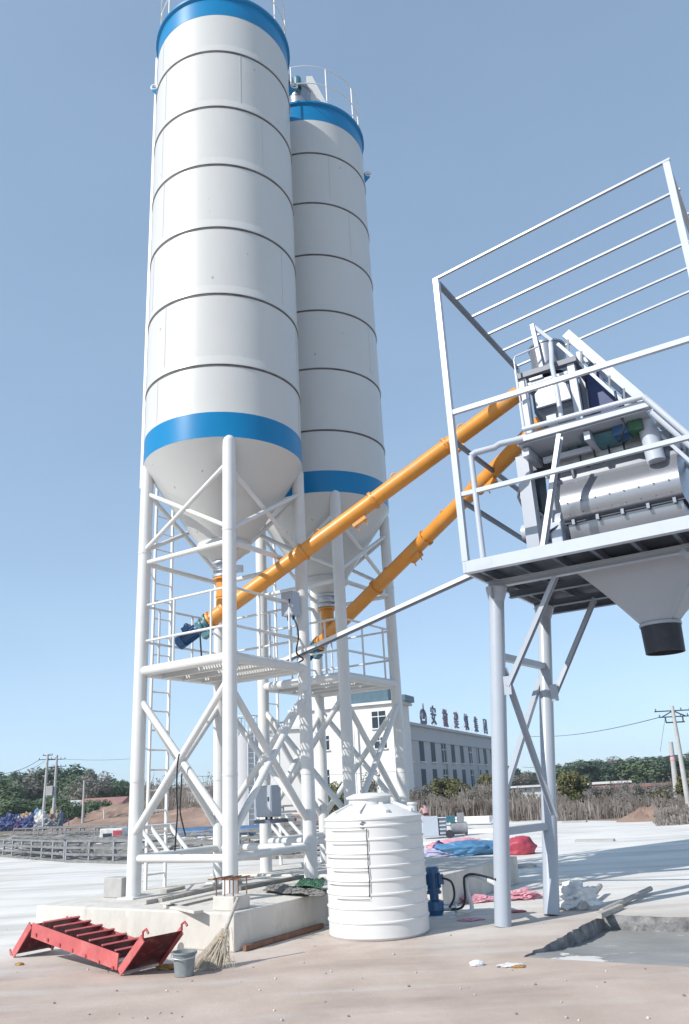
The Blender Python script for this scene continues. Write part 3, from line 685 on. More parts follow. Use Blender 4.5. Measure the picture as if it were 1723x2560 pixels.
MB().path([trk(2.57, .30, 6.24, 0), trk(2.57, .30, 6.24, .03), trk(2.57, .30, 6.24, 3.9)], .042, 12).build('handrail', M['light_paint'], t)
MB().path([trk(2.62, .42, 6.05, 0), trk(2.62, .42, 6.05, 3.8)], .05, 12).build('handrail', M['light_paint'], t)
MB().bar(PL(1.55, 1.38, 6.07), PL(1.62, 1.38, 7.75), .08, .08).bar(trk(1.54, 1.38, 7.95, .9), PL(2.44, 1.38, 5.93), .08, .08).build('track_support', M['light_paint'], t)
g = MB()
for k in range(3):
    c = trk(1.72, 1.2+.15*k, 7.45, .1*k); g.path([c + nrm*-.08 + sl.normalized()*.28*s_ for s_ in (0, .5, 1)], .03, 8)
g.build('hoist_cable_sheave', M['dkgrey'], t)

# ------------------------------------------------------------------ cable tray between silo and platform
a = at(645, 1503, 12.6); b = PL(-.03, .30, 4.36)
t = thing('cable_tray', 'long slanting pale metal cable tray from the silo stage to the mixing platform', 'cable tray', a)
MB().bar(a, b, .09, .055).build('tray', M['frame_white'], t); MB().bar(a - AZ*.0385, b - AZ*.0385, .05, .02).build('slot_strip', M['dkgrey'], t)
MB().path([a + AZ*.0 + AV*.05, (a+b)/2 + AV*.05 - AZ*.0, b + AV*.05], .02, 8).build('cable', M['cable'], t)

# ------------------------------------------------------------------ electrics on the silo frames
def cabinet(c, sx, sy, sz, name, label, m=M['light_paint']):
    t = thing(name, label, 'electric box', c)
    MB().ubox(c, sx, sy, sz).build('case', m, t, bevel=.006)
    MB().obox(c - AU*(sx/2-.015) - AV*(sy/2+.008) + AZ*.02, AU*(sx-.03), AV*.0075, AZ*(sz-.04)).build('door', m, t)
    MB().obox(c + AU*(sx/2-.06) - AV*(sy/2+.02) + AZ*sz*.5, AU*.02, AV*.012, AZ*.06).build('handle', M['dark'], t)
    MB().tube(c + AU*.05, c + AU*.05 - AZ*.06, .02, 10).tube(c - AU*.05, c - AU*.05 - AZ*.06, .02, 10).build('cable_gland', M['dark'], t)
    return t
cabinet(at(612, 1858, 13.2), .30, .25, .46, 'control_cabinet', 'pale control cabinet on a bracket between the white pipe legs', M['grey_paint'])
cabinet(at(662, 1402, 12.3), .22, .2, .38, 'junction_box', 'grey junction box fixed high on a leg beside the front silo stage', M['grey_paint'])
c = at(612, 1858, 13.2)
MB().ubox(c - AZ*.09, .52, .34, .05).bar(c + AV*.15 - AZ*.06, c + AV*.15 + AU*.4 - AZ*.06, .05, .05).build('cabinet_bracket', M['dkgrey'], org=c - AZ*.09)
tag(bpy.data.objects['cabinet_bracket'], 'dark steel shelf bracket carrying the pale control cabinet', 'bracket')
def cable(name, pts, r, label, m='cable'):
    o = MB().path(pts, r, 8).build(name, M[m], org=pts[0]); return tag(o, label, 'cable')
def smooth(pts, n=8):
    pts = [V(p) for p in pts]; out = []
    for i in range(len(pts)-1):
        p0, p1, p2, p3 = pts[max(i-1,0)], pts[i], pts[i+1], pts[min(i+2, len(pts)-1)]
        for k in range(n):
            u = k/n; out.append(.5*((2*p1) + (p2-p0)*u + (2*p0-5*p1+4*p2-p3)*u*u + (3*p1-p0-3*p2+p3)*u**3))
    return out + [pts[-1]]
xm = (pA+pB)/2
cable('hanging_cable', smooth([at(408,1715,11.3), at(404,1740,11.28), at(402,1800,11.3), at(404,1845,11.3), at(402,1880,11.3), at(398,1935,11.4)]), .011, 'thin black cable hanging from the cross braces, its lower part the longer')
cable('hanging_cable', smooth([at(414,1760,11.5), at(412,1800,11.5), at(410,1845,11.5), at(417,1880,11.5), at(422,1900,11.6)]), .010, 'shorter thin cable hanging from the brace crossing, right of the longer one')
cable('motor_cable', smooth([at(455,1440,11.9), at(457,1470,11.9), at(459,1500,11.95)]), .012, 'black cable dropping from the blue motor to the stage floor')
cable('box_cable', smooth([at(668,1405,12.25), at(676,1425,12.2), at(679,1450,12.2), at(675,1485,12.2), at(690,1500,12.3), at(667,1512,12.4)]), .013, 'black cable looping down from the grey junction box along the leg')

# ------------------------------------------------------------------ water tank
TC = V((.15, 10.72, 0)); TR = .605
t = thing('water_tank', 'white ribbed plastic water tank standing in front of the silos', 'water tank', TC)
pr = [(TR-.03, 0), (TR, .03)]
z = .03
for k in range(8):
    z1 = .05 + .148*(k+1)
    pr += [(TR, z1-.025), (TR+.012, z1-.015), (TR+.012, z1), (TR-.001, z1+.008)]
pr += [(TR, 1.29), (TR+.012, 1.295), (TR+.012, 1.315), (TR-.02, 1.33), (TR-.10, 1.385), (.34, 1.455), (.27, 1.46)]
MB().lathe(pr, TC, 96).lathe([(0, 0), (TR-.03, 0)], TC, 48).build('body', M['tank'], t)
MB().lathe([(.265, 1.455), (.265, 1.53), (.295, 1.532), (.295, 1.555), (.2, 1.59), (0, 1.60)], TC + V((-.03,0,0)), 64).build('lid', M['tank'], t)
g = MB()
for a in (-2.6, -1.9, -1.25, -.5, .4, 1.4, 2.3):
    d = V((math.cos(a), math.sin(a), 0)); g.bar(TC + d*.30 + AZ*1.46, TC + d*(TR-.06) + AZ*1.372, .04, .05)
g.build('shoulder_rib', M['tank'], t)
a = -.25; d = V((math.cos(a), math.sin(a), 0))
MB().lathe([(.055, 1.33), (.05, 1.43), (.065, 1.435), (.065, 1.46), (0, 1.46)], TC + d*(TR-.09), 20).build('breather_cap', M['tank'], t)
def fa(x): # azimuth on the tank seen at photo column x
    return -PI/2 + math.asin((x-862)/112*.97) + .02
a = fa(842); rr = random.Random(2); pts = []
for k in range(22):
    b = a + rr.uniform(-.008, .008); z = 1.20 - k*.035
    pts.append(TC + V((math.cos(b), math.sin(b), 0))*(TR+.016) + AZ*z)
MB().path(pts, .005, 6).build('strap', M['cable'], t)
for zz, (x0, x1) in ((1.2, (765, 842)), (1.05, (765, 842)), (.90, (752, 844)), (.755, (765, 842)), (.61, (755, 844)), (.46, (770, 842))):
    pts = []
    for k in range(12):
        b = fa(max(x0, 753) + (x1 - max(x0, 753))*k/11); pts.append(TC + V((math.cos(b), math.sin(b), 0))*(TR+.013) + AZ*(zz - .02))
    MB().path(pts, .003, 5).build('strap', M['cable'], t)
g = MB()
for b, z0, dz in ((fa(830), 1.21, .075), (fa(834), 1.20, .085)):
    d = V((math.cos(b), math.sin(b), 0)); tg = V((-d.y, d.x, 0)); c = TC + d*(TR+.006)
    for k in range(4): g.bar(c + AZ*(z0 + dz*k/4) + tg*.02*(k % 2), c + AZ*(z0 + dz*k/4 + .014) + tg*.02*(k % 2), .026, .004, d)
g.build('stamped_mark', M['dkgrey'], t)

# ------------------------------------------------------------------ pump with hose and pipe
c = gz(992, 2088); c.z = 0
t = thing('water_pump', 'blue electric water pump on the ground at the right of the white tank', 'pump', c)
g = MB().tube(c + AZ*.32, c + AZ*.56, .085, 24).lathe([(.088, .56), (.088, .60), (.07, .62), (0, .62)], c, 24)
for k in range(16):
    q = 2*PI*k/16; r = V((math.cos(q), math.sin(q), 0)); g.bar(c + r*.092 + AZ*.36, c + r*.092 + AZ*.54, .006, .02, r)
g.obox(c + V((.07,-.05,.40)), V((.07,0,0)), V((0,.1,0)), V((0,0,.12))); g.build('motor', M['motor'], t)
MB().lathe([(.10, .32), (.10, .29), (.06, .29), (.06, .22), (.12, .20), (.13, .10), (.10, .05), (.10, 0), (0, 0)], c, 24).build('pump_body', M['motor'], t)
MB().tube(c + V((.05,-.02,.12)), c + V((.26,-.04,.12)), .045, 16).lathe([(.075, 0), (.075, .02)], c + V((.26,-.04,.12)), 16, V((1,0,0))).lathe([(0,0),(.075, 0)], c + V((.28,-.04,.12)), 16, V((1,0,0))).build('outlet', M['galv'], t)
MB().box(c + V((.05,0,-.0)), .42, .28, .035).build('base', M['galv'], t)
cable('pump_hose', smooth([c + V((.12,-.05,.48)), c + V((.24,-.06,.42)), c + V((.26,-.06,.25)), c + V((.18,-.08,.12))]), .014, 'short black hose curving at the side of the blue pump')
pts = smooth([c + V((.20,-.1,.10)), c + V((.34,-.1,.12)), c + V((.40,-.06,.22)), c + V((.41,-.02,.42)), c + V((.44,.0,.48)), c + V((.56,.05,.495)), onleg(0, .5) + V((-.08,-.06,.02))])
cable('pump_pipe_cable', pts, .016, 'black cable running from the pump up and across to the platform leg')
p0 = c + V((.46,.05,0))
o = MB().path(smooth([p0 + V((-.12,0,.05)), p0 + V((0,0,.05)), p0 + V((.03,.0,.12)), p0 + V((-.01,.02,.30)), p0 + V((0,.02,.44)), p0 + V((.12,.06,.47)), onleg(0, .5) + V((-.1,-.02,-.02))]), .028, 12).build('white_pipe', M['tank'], org=p0)
tag(o, 'white plastic water pipe bending up beside the blue pump', 'pipe')

# ------------------------------------------------------------------ red steel steps lying on the ground
A0 = gz(30, 2172, .03); B0 = gz(272, 2212, .03)
t = thing('steel_steps', 'red steel step unit lying on its side on the ground by the foundation', 'steps', (A0+B0)/2 - AZ*.03)
dL = (B0 - A0); dL.z = 0; Ls = dL.length; ex = dL.normalized(); ey = V((-ex.y, ex.x, 0))
if ey.y < 0: ey = -ey
WD = .48
P = lambda s, d_, z: A0 + ex*s + ey*d_ + AZ*z
# two end frames leaning outward, two stringers, seven treads between them
topL = onplane(70, 2104, A0, ey) ; topR = onplane(325, 2135, A0, ey)
sL = (topL - A0).dot(ex); zL = topL.z - .03; sR = (topR - A0).dot(ex); zR = topR.z - .03
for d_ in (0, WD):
    MB().bar(P(sL+.04, d_, zL-.05), P(Ls-.03, d_, .09), .012, .15, ey.cross(V((0,0,1))) if False else AZ).build('stringer', M['red_dusty_lit'], t)
    MB().bar(P(0, d_, 0), P(sL, d_, zL), .012, .08, -ex).build('end_bar', M['red_dusty_lit'], t)
    MB().bar(P(Ls, d_, 0), P(sR, d_, zR), .012, .08, ex).build('end_bar', M['red_dusty_lit'], t)
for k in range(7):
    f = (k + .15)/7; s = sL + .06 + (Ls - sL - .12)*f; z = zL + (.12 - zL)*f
    tr_ = MB().obox(P(s, .01, z-.07), ey*(WD-.02), ex*.17 + AZ*.10, V((-.004,0,.010))).build('tread', M['red_shaded'], t)
    MB().obox(P(s+.168, .008, z+.030), ey*(WD-.016), ex*-.022 + AZ*.012, V((.005,0,.008))).build('nosing', M['red_dusty_lit'], tr_)
MB().obox(P(0, .006, .0), ey*(WD-.012), ex*sL + AZ*zL, ex*-.008 + AZ*.002).build('end_plate', M['red_shaded'], t)
MB().obox(P(Ls, .006, .0), ey*(WD-.012), ex*(sR-Ls) + AZ*zR, ex*.008 + AZ*.002).build('end_plate', M['red_shaded'], t)
for (s, z), q in (((0, 0), -1), ((sR, zR), 1)):
    for d_ in (0, WD):
        b = P(s, d_, z)
        MB().path([b, b + ex*.0 + AZ*.06*q*1, b + ex*.05*q + AZ*(.085*q), b + ex*.09*q + AZ*(.05*q)] if q > 0 else [b, b - ex*.05 + AZ*.0, b - ex*.08 + AZ*.05], .012, 8).build('hook', M['red'], t)
g = MB()
for k in range(7):
    f = (k + .6)/7; s = sL + (Ls - sL)*f; z = zL - .05 + (.09 - zL)*f
    MB().tube(P(s, -.02, z-.02), P(s, .012, z-.02), .018, 10).build('bolt', M['red'], t)

# ------------------------------------------------------------------ bucket and broom
c = gz(414, 2225); c = c + V((0, .10, 0)); c.z = 0
t = thing('bucket', 'grey plastic bucket on the dusty ground beside the broom', 'bucket', c)
MB().lathe([(0, .003), (.088, .003), (.09, .006), (.115, .215), (.125, .215), (.125, .20)], c, 40).lathe([(.111, .214), (.085, .03), (0, .03)], c, 40).build('tub', M['bucket'], t)
MB().lathe([(.105, .165), (.04, .18), (0, .175)], c, 32).build('wet_cement', M['conc_grey'], t)
MB().path([c + V((-.126,0,.20)), c + V((-.11,-.09,.17)), c + V((0,-.14,.16)), c + V((.11,-.09,.17)), c + V((.126,0,.20))], .005, 6).build('handle', M['galv'], t)
ft = gz(478, 2205); tp = onplane(542, 2042, ft + AV*.30, AV)
t = thing('broom', 'straw broom leaning against the foundation corner, wooden handle up', 'broom', ft)
nk = ft.lerp(tp, .40)
MB().tube(ft.lerp(tp, .33), tp, .021, 12, .018).build('handle', M['wood'], t)
g = MB(); rr = random.Random(11); d = (tp-ft).normalized(); sx = V((1,0,0)); fy = V((0,-1,0))
for k in range(420):
    a, b = rr.gauss(0, .4), rr.gauss(0, .4)
    s0 = nk + d*rr.uniform(-.08, .12) + sx*a*.05 + fy*b*.04
    e0 = ft + sx*(a*.24 - .01) + fy*(b*.10 + .02) + AZ*max(.005, rr.uniform(-.02, .05))
    if rr.random() < .35: e0 = s0.lerp(e0, rr.uniform(.6, .95))
    m_ = s0.lerp(e0, .5) + sx*rr.uniform(-.015, .015); w_ = .0035
    g.face([s0 - sx*w_, s0 + sx*w_, m_ + sx*w_, m_ - sx*w_]); g.face([m_ - sx*w_, m_ + sx*w_, e0 + sx*w_*.5, e0 - sx*w_*.5])
g.build('bristles', M['broom'], t, fix=False)
g = MB()
for f in (.36, .40, .44): g.lathe([(.04, -.006), (.043, 0), (.04, .006)], ft.lerp(tp, f), 16, d)
g.build('binding', M['junk_tan'], t)

# ------------------------------------------------------------------ things lying on the foundation
ZP = .40
c = gz(527, 2068, ZP); c.z = ZP
t = thing('concrete_block', 'small pale concrete block on the foundation corner in front of a leg', 'block', c)
MB().ubox(c, .32, .30, .15).build('body', M['conc'], t, bevel=.012)
t = thing('rebar_chair', 'rusty rebar stand with crossed bars set on the small concrete block', 'rebar stand', c + AZ*.15)
g = MB()
for a in (-.13, .0, .13):
    for b in (-.12, .12): MB().tube(c + AU*a + AV*b + AZ*.152, c + AU*a + AV*b + AZ*.33, .008, 6).build('upright', M['rust'], t)
g = MB()
for b in (-.12, .12): g.tube(c - AU*.26 + AV*b + AZ*.325, c + AU*.24 + AV*b + AZ*.33, .008, 6)
for a in (-.13, 0, .13): g.tube(c + AU*a - AV*.18 + AZ*.338, c + AU*a + AV*.18 + AZ*.338, .008, 6)
g.build('cross_bar', M['rust'], t)
def plank(p, q, w_, h, label, m='wood', z0=ZP, name='plank', cat='plank', group=None):
    p, q = V(p), V(q); p.z += h/2; q.z += h/2
    g = MB(); x = (q-p).cross(AZ).normalized(); n = 8
    g.bar(p, q, w_, h); o = g.build(name, M[m], org=(p+q)/2, bevel=.004); return tag(o, label, cat, group)
plank(gz(362, 2053, ZP+.001), gz(545, 2010, ZP+.001), .10, .05, 'long grey timber lying on the foundation between the legs, nearest the front edge')
plank(gz(375, 2058, ZP+.052), gz(508, 2028, ZP+.052), .16, .02, 'flat pale board resting across the longer timber on the foundation', 'conc')
plank(gz(382, 2063, ZP+.001), gz(452, 2078, ZP+.001), .12, .03, 'short pale board jutting over the front edge of the foundation', 'conc')
plank(gz(330, 2058, ZP+.001), gz(395, 2045, ZP+.001), .05, .05, 'short square timber beside the left front leg')
plank(gz(372, 2032, ZP+.001), gz(415, 2022, ZP+.001), .10, .04, 'small broken timber piece further in on the foundation')
plank(gz(545, 2026, ZP+.001), gz(690, 1998, ZP+.001), .06, .05, 'thin dark timber pointing from the front leg to the right leg', 'cloth_dark')
c = gz(268, 2050, .0) ; c.z = 0
c2 = pA + V((-.28, .25, 0)); 
o = MB().ubox(V((c2.x, c2.y, ZP)), .36, .22, .26).build('rough_block', M['conc_grey'], org=V((c2.x, c2.y, ZP)), bevel=.015); tag(o, 'grey concrete block standing behind the left leg of the front silo', 'block')
def lump(name, c, sx, sy, sz, m, seed, label, cat, rough=.25, sub=4, group=None, flat=True, nsc=2.2):
    b = bmesh.new(); bmesh.ops.create_icosphere(b, subdivisions=sub, radius=1)
    o_ = V((seed*3.7, seed*1.3, seed*.7))
    for v in b.verts:
        k = 1 + rough*noise.fractal(v.co*nsc + o_, .8, 2.2, 4); v.co *= k
        v.co.x *= sx/2; v.co.y *= sy/2; v.co.z *= sz*.62
        v.co.z += sz*.38
        if v.co.z < 0: v.co.z *= .02
    me = bpy.data.meshes.new(name); b.to_mesh(me); b.free(); me.materials.append(M[m])
    for p in me.polygons: p.use_smooth = not flat
    o = bpy.data.objects.new(name, me); col.objects.link(o); o.location = c; ORG[o.name] = V(c)
    return tag(o, label, cat, group)
def sheetlump(name, pts, z, m, seed, label, cat, amp=.06):   # crumpled sheet with real thickness
    cs = sum((V(p) for p in pts), V((0,0,0)))/len(pts); g = MB(); n = 14
    def q(i, j):
        u, v = i/n, j/n; p = pts[0].lerp(pts[1], u).lerp(pts[3].lerp(pts[2], u), v)
        return p + AZ*(z + amp*(.5 + noise.noise(V((u*4+seed, v*4, seed)))) * (1 - .6*max(abs(2*u-1), abs(2*v-1))**3))
    for i in range(n):
        for j in range(n):
            a = [q(i,j), q(i+1,j), q(i+1,j+1), q(i,j+1)]; g.face(a, True)
    o = g.build(name, M[m], org=cs); md = o.modifiers.new('thick', 'SOLIDIFY'); md.thickness = .012
    return tag(o, label, cat)
sheetlump('tarpaulin', [gz(598, 2032, ZP), gz(735, 2048, ZP), gz(748, 2032, ZP), gz(612, 2022, ZP)], .02, 'cloth_dark', 3, 'crumpled dark grey sheet on the foundation left of the water tank', 'tarpaulin', .09)
sheetlump('tarpaulin', [gz(672, 2035, ZP), gz(735, 2040, ZP), gz(740, 2022, ZP), gz(690, 2022, ZP)], .09, 'green', 8, 'dark greenish rag thrown over the grey sheet beside the tank', 'rag', .10)
# steel angle and pipe along the foundation's foot
e0 = UV(-6.44, 7.75, .03)
o = MB().bar(UV(-6.43, 7.75, .035), UV(-6.43, 9.3, .035), .05, .05).build('rusty_angle', M['rust'], org=e0); tag(o, 'rusty steel angle along the foot of the shaded foundation side', 'steel angle')
o = MB().tube(UV(-9.8, 7.48, .06), UV(-7.1, 7.44, .06), .055, 16).build('pipe_length', M['conc'], org=UV(-8.4, 7.45, .0)); tag(o, 'pale dusty pipe lying at the foot of the foundation behind the red steps', 'pipe')

# ------------------------------------------------------------------ litter and timber near the platform legs
lump('plastic_bundle', gz(1308, 2066) , .62, .4, .30, 'plastic_clear', 4, 'crumpled clear plastic sheeting heaped beside the second platform leg', 'plastic sheeting', .6, 4, nsc=3.5)
def pole_(name, p, q, r, label, m='wood', cat='pole'):
    o = MB().tube(p, q, r, 12).build(name, M[m], org=p); return tag(o, label, cat)
pole_('timber_pole', gz(1370, 2082) + AZ*.04, gz(1482, 2032) + AZ*.06, .035, 'thin timber pole lying on the concrete from the pit corner')
pole_('timber_pole', gz(1330, 2072) + AZ*.05, gz(1368, 2036) + AZ*.12, .04, 'short timber sticking out of the clear plastic heap')
plank(gz(1362, 2090), gz(1412, 2068), .09, .06, 'stub of pale timber at the back corner of the pit')
lump('paper_scrap', gz(1163, 2199), .26, .10, .03, 'junk_white', 5, 'white paper scrap on the dusty ground below the platform legs', 'litter', .4, 3)
lump('leaf_scrap', gz(1180, 2201), .13, .06, .02, 'ochre', 6, 'brown scrap lying beside the white paper scrap', 'litter', .4, 3)
lump('plastic_bag', gz(1085, 2197), .13, .09, .05, 'plastic_clear', 7, 'small clear plastic bag on the dusty ground in front of the first platform leg', 'litter', .22, 4, nsc=1.6, flat=False)
lump('red_rag', gz(1072, 2093), .34, .2, .02, 'sack_pink', 8, 'flat red rag on the ground in the shade right of the tank', 'rag', .5, 3)
lump('red_sack', gz(1082, 2052), .55, .3, .10, 'sack_pink', 9, 'faded red sack lying at the foot of the grey slab', 'sack', .4, 4)
lump('red_sack', gz(1185, 2045), .50, .35, .12, 'sack_pink', 10, 'crumpled red and clear plastic between the two platform legs', 'sack', .6, 4)
lump('red_rag', gz(1178, 2075), .24, .15, .02, 'sack_red', 12, 'small pink scrap on the ground just right of the first platform leg', 'rag', .5, 3)
lump('dead_leaf', gz(45, 2196), .10, .06, .03, 'ochre', 13, 'small dark leaf on the ground below the red steps', 'litter', .4, 2)
lump('dead_leaf', gz(385, 2205), .26, .12, .05, 'ochre', 14, 'brown scraps between the red steps and the bucket', 'litter', .6, 3)
rr = random.Random(21)
for k in range(90):
    x, y = rr.uniform(10, 1560), rr.uniform(2100, 2325)
    p = gz(x, y); s = rr.uniform(.005, .014)
    if PU0 - .1 < p.dot(AU) and PV0 - .1 < p.dot(AV) < PV1 + .1: continue
    lump('pebble', p, s*2, s*2, s*1.2, rr.choice(['conc_grey', 'conc', 'dirt', 'dirt']), k+30, 'small pebble on the dusty concrete in the foreground', 'pebble', .25, 2, 'pebbles on the dusty foreground')

# ------------------------------------------------------------------ yard things behind
lump('blue_tarp', gz(1062, 1946), 1.55, .7, .34, 'tarp_blue', 15, 'bright blue tarpaulin heap on the yard left of the first platform leg', 'tarpaulin', .34, 5, nsc=1.5, flat=False)
lump('lilac_sheet', gz(1010, 1948), 1.3, .7, .18, 'junk_lilac', 16, 'flat lilac and pink plastic sheets in front of the blue tarpaulin', 'plastic sheets', .35, 4)
lump('pink_sheet', gz(1045, 1932), 1.6, .6, .26, 'sack_pink', 17, 'pink plastic sheet behind the blue tarpaulin', 'plastic sheets', .35, 4)
lump('purple_sack', gz(1000, 1942), .30, .25, .30, 'junk_purple', 18, 'small dark purple sack on the lilac sheets', 'sack', .3, 3)
lump('red_bag', gz(1186, 1944), .75, .5, .42, 'sack_red', 19, 'red bags heaped between the two platform legs far back', 'bags', .22, 4, nsc=1.3, flat=False)
c = gz(980, 1908)
t = thing('welding_set', 'white boxy machine with dark open end on the yard behind the water tank', 'machine', c)
MB().box(c + AZ*.08, .55, .5, .62).build('housing', M['light_paint'], t, bevel=.02)
MB().box(c + V((.42, 0, .08)), .25, .42, .55).build('engine', M['dkgrey'], t)
g = MB()
for k in range(4): g.box(c + V((.42, -.215, .14 + k*.12)), .22, .02, .05)
g.build('grille', M['light_paint'], t)
MB().lathe([(.0, -.04), (.13, -.04), (.13, .04), (0, .04)], c + V((.62,-.3,.13)), 20, V((0,1,0))).build('wheel', M['rubber'], t)
c = gz(1035, 1902)
t = thing('small_compressor', 'small grey compressor with a green head on the yard right of the white machine', 'machine', c)
MB().tube(c + V((-.1,0,.25)), c + V((.45,0,.25)), .2, 20).build('air_tank', M['junk_grey'], t)
MB().box(c + V((-.1,0,.44)), .3, .25, .22).build('head', M['teal'], t); MB().box(c + V((.25,0,.44)), .22, .2, .3).build('motor', M['junk_grey'], t)
g = MB()
for s in (-.05, .4): g.box(c + V((s,0,0)), .05, .3, .1)
g.build('foot', M['dark'], t)
plank(gz(955, 1925), gz(1115, 1916), .3, .1, 'low white board lying across the yard behind the blue tarpaulin', 'wall_white')
plank(gz(1010, 1898), gz(1125, 1893), .4, .12, 'long white beam lying across the yard far behind the water tank', 'wall_white')
plank(gz(960, 1880) + AZ*.1, gz(1120, 1876) + AZ*.1, .5, .25, 'white stacked slabs along the far edge of the yard', 'wall_white')
plank(gz(1150, 1975), gz(1215, 1971), .4, .05, 'dark flat board on the yard between the platform legs', 'conc_grey')
plank(gz(1310, 1915), gz(1398, 1913), .3, .05, 'dark steel plate lying on the bright yard right of the legs', 'conc_grey')
plank(gz(1280, 1872), gz(1335, 1870), .5, .06, 'narrow dark plate near the far yard edge', 'conc_grey')
pole_('white_pole', gz(965, 1872) + AZ*.15, at(1055, 1862, 33) , .05, 'long thin white pole propped above the far edge of the yard', 'junk_white')
# grey steel frames lying in rows
def frame_panel(x0, y0, x1, y1, h, label, levels=4, dy=.9, sp=1.0):
    a, b = gz(x0, y0), gz(x1, y1); ex_ = (b-a); n_ = max(2, int(ex_.length/sp)); dn = V((-ex_.y, ex_.x, 0)).normalized()
    t = thing('steel_grid_frame', label, 'steel frame', (a+b)/2, 'steel grid frames on the yard')
    for row in (0, 1):
        g = MB(); o_ = dn*dy*row
        for k in range(levels):
            z = .04 + (h-.04)*k/(levels-1); g.bar(a + o_ + AZ*z, b + o_ + AZ*z, .07, .07)
        g.build('rail', M['frames'], t)
        for k in range(n_ + 1):
            q = a.lerp(b, k/n_) + o_; MB().bar(q, q + AZ*h, .06, .06).build('upright', M['junk_grey'] if row == 0 else M['frames'], t)
    g = MB()
    for k in range(n_ + 1):
        q = a.lerp(b, k/n_)
        for z in (.1, h-.05): g.bar(q + AZ*z, q + dn*dy + AZ*z, .06, .06)
    for k in range(n_):
        q, r = a.lerp(b, k/n_), a.lerp(b, (k+1)/n_); g.bar(q + AZ*.12, r + dn*dy + AZ*.12, .04, .04)
    g.build('cross_bar', M['frames'], t)
frame_panel(150, 1962, 318, 1966, .62, 'grey steel grid frame lying on the yard just left of the front silo', 4)
frame_panel(-12, 1948, 146, 1961, .60, 'long grey steel grid frame at the left edge of the photo', 4)
frame_panel(330, 1964, 500, 1962, .50, 'grey steel grid frame seen between the legs of the front silo', 3)
frame_panel(545, 1958, 690, 1952, .75, 'grey steel grid frame seen between the two silos', 5)
frame_panel(30, 1905, 290, 1903, .5, 'far row of grey steel frames behind the left grid frames', 3, 1.2, 1.6)
frame_panel(640, 1905, 735, 1900, 1.2, 'tall grey steel grid frame behind the rear silo legs', 6)
g = MB(); r3 = random.Random(44)
for k in range(620):
    x = r3.uniform(-15, 520) if k < 470 else r3.uniform(540, 740); p = gz(x, r3.uniform(1912, 1958)); p.z = r3.uniform(.03, .42)
    a_ = r3.gauss(.0, .35) + (0 if r3.random() < .7 else 1.57); l_ = r3.uniform(.3, 1.5); d_ = V((math.cos(a_), math.sin(a_), r3.uniform(-.12, .12)))*l_
    q_ = p + d_; q_.z = max(.03, q_.z); g.bar(p, q_, r3.uniform(.03, .07), r3.uniform(.02, .05))
tag(g.build('scrap_metal', M['scrap']), 'tangle of loose grey steel bars and scrap lying among the grid frames', 'scrap', kind='stuff')
a, b = gz(395, 1905), gz(620, 1897)
g = MB()
for k in range(5): g.tube(a + V((0, .35*k, .17 + .05*(k%2))), b + V((0, .35*k, .17 + .05*(k%2))), .16, 12)
tag(g.build('blue_pipe_bundle', M['pipe_blue'], org=(a+b)/2), 'bundle of long blue pipes lying on the yard behind the silo legs', 'pipes')
o = MB().bar(gz(330, 1922) + AZ*.12, gz(620, 1915) + AZ*.12, .9, .22).build('white_beam', M['wall_white'], org=gz(475, 1918)); tag(o, 'long white concrete beam in front of the blue pipes', 'beam')
# white cube with red side
c = gz(258, 1918)
t = thing('material_box', 'pale box with a dark red open side on the yard left of the silo', 'box', c)
MB().box(c, 1.0, .9, .62).build('body', M['junk_white'], t, bevel=.03); MB().box(c + V((.30,-.455,.03)), .40, .02, .5).build('side_panel', M['sack_red'], t); MB().box(c + V((-.15,-.455,.03)), .4, .02, .4).build('side_panel', M['dark'], t)

# rubbish heap, far left
JY = 63.0
def junk(x, y, sx, sz, m, k, label, cat='rubbish', rough=.45):
    p = gz(x, y); p.z = 0; lump('rubbish_bag' if cat == 'rubbish' else cat, p, sx, sx*.8, sz, m, k, label, cat, rough, 4, 'rubbish heap at the far left')
for x, y, sx, sz, m, k, lab in ((4,1889,1.5,1.6,'junk_white',41,'white round bundle at the left edge of the rubbish heap'), (22,1890,1.9,1.9,'junk_navy',42,'navy patterned bundle near the left end of the rubbish heap'),
        (38,1889,1.6,1.6,'junk_grey',43,'grey bundle in the rubbish heap beside the navy one'), (52,1889,1.5,1.3,'junk_purple',44,'deep purple sack in the rubbish heap'),
        (62,1887,1.6,2.0,'junk_tan',45,'tan bundle in the rubbish heap, upright'), (72,1889,1.7,1.6,'junk_navy',46,'blue and purple boxy sack in the middle of the rubbish heap'),
        (82,1887,1.3,2.1,'tarp_blue',47,'blue sheet draped in the rubbish heap'), (93,1888,1.3,1.9,'junk_white',48,'white drum like bundle in the rubbish heap'),
        (103,1888,1.5,1.2,'junk_grey',49,'pale grey bundle low in the rubbish heap'), (113,1886,1.2,1.7,'dirt',50,'dark brown bundle in the rubbish heap under the poles'),
        (124,1884,1.1,2.3,'junk_tan',51,'cream and tan bundle by the worker in the rubbish heap'), (156,1880,1.6,1.8,'junk_navy',52,'dark blue bundle right of the worker'),
        (180,1876,1.1,.5,'sack_red',53,'red bag on the earth bank right of the rubbish heap'), (192,1872,1.7,1.1,'junk_white',54,'white sack on the earth bank by the thin pole'), (206,1870,1.0,.8,'junk_purple',55,'small dark bag beside the white sack')):
    junk(x, y, sx*.9, sz*.68, m, k, lab)

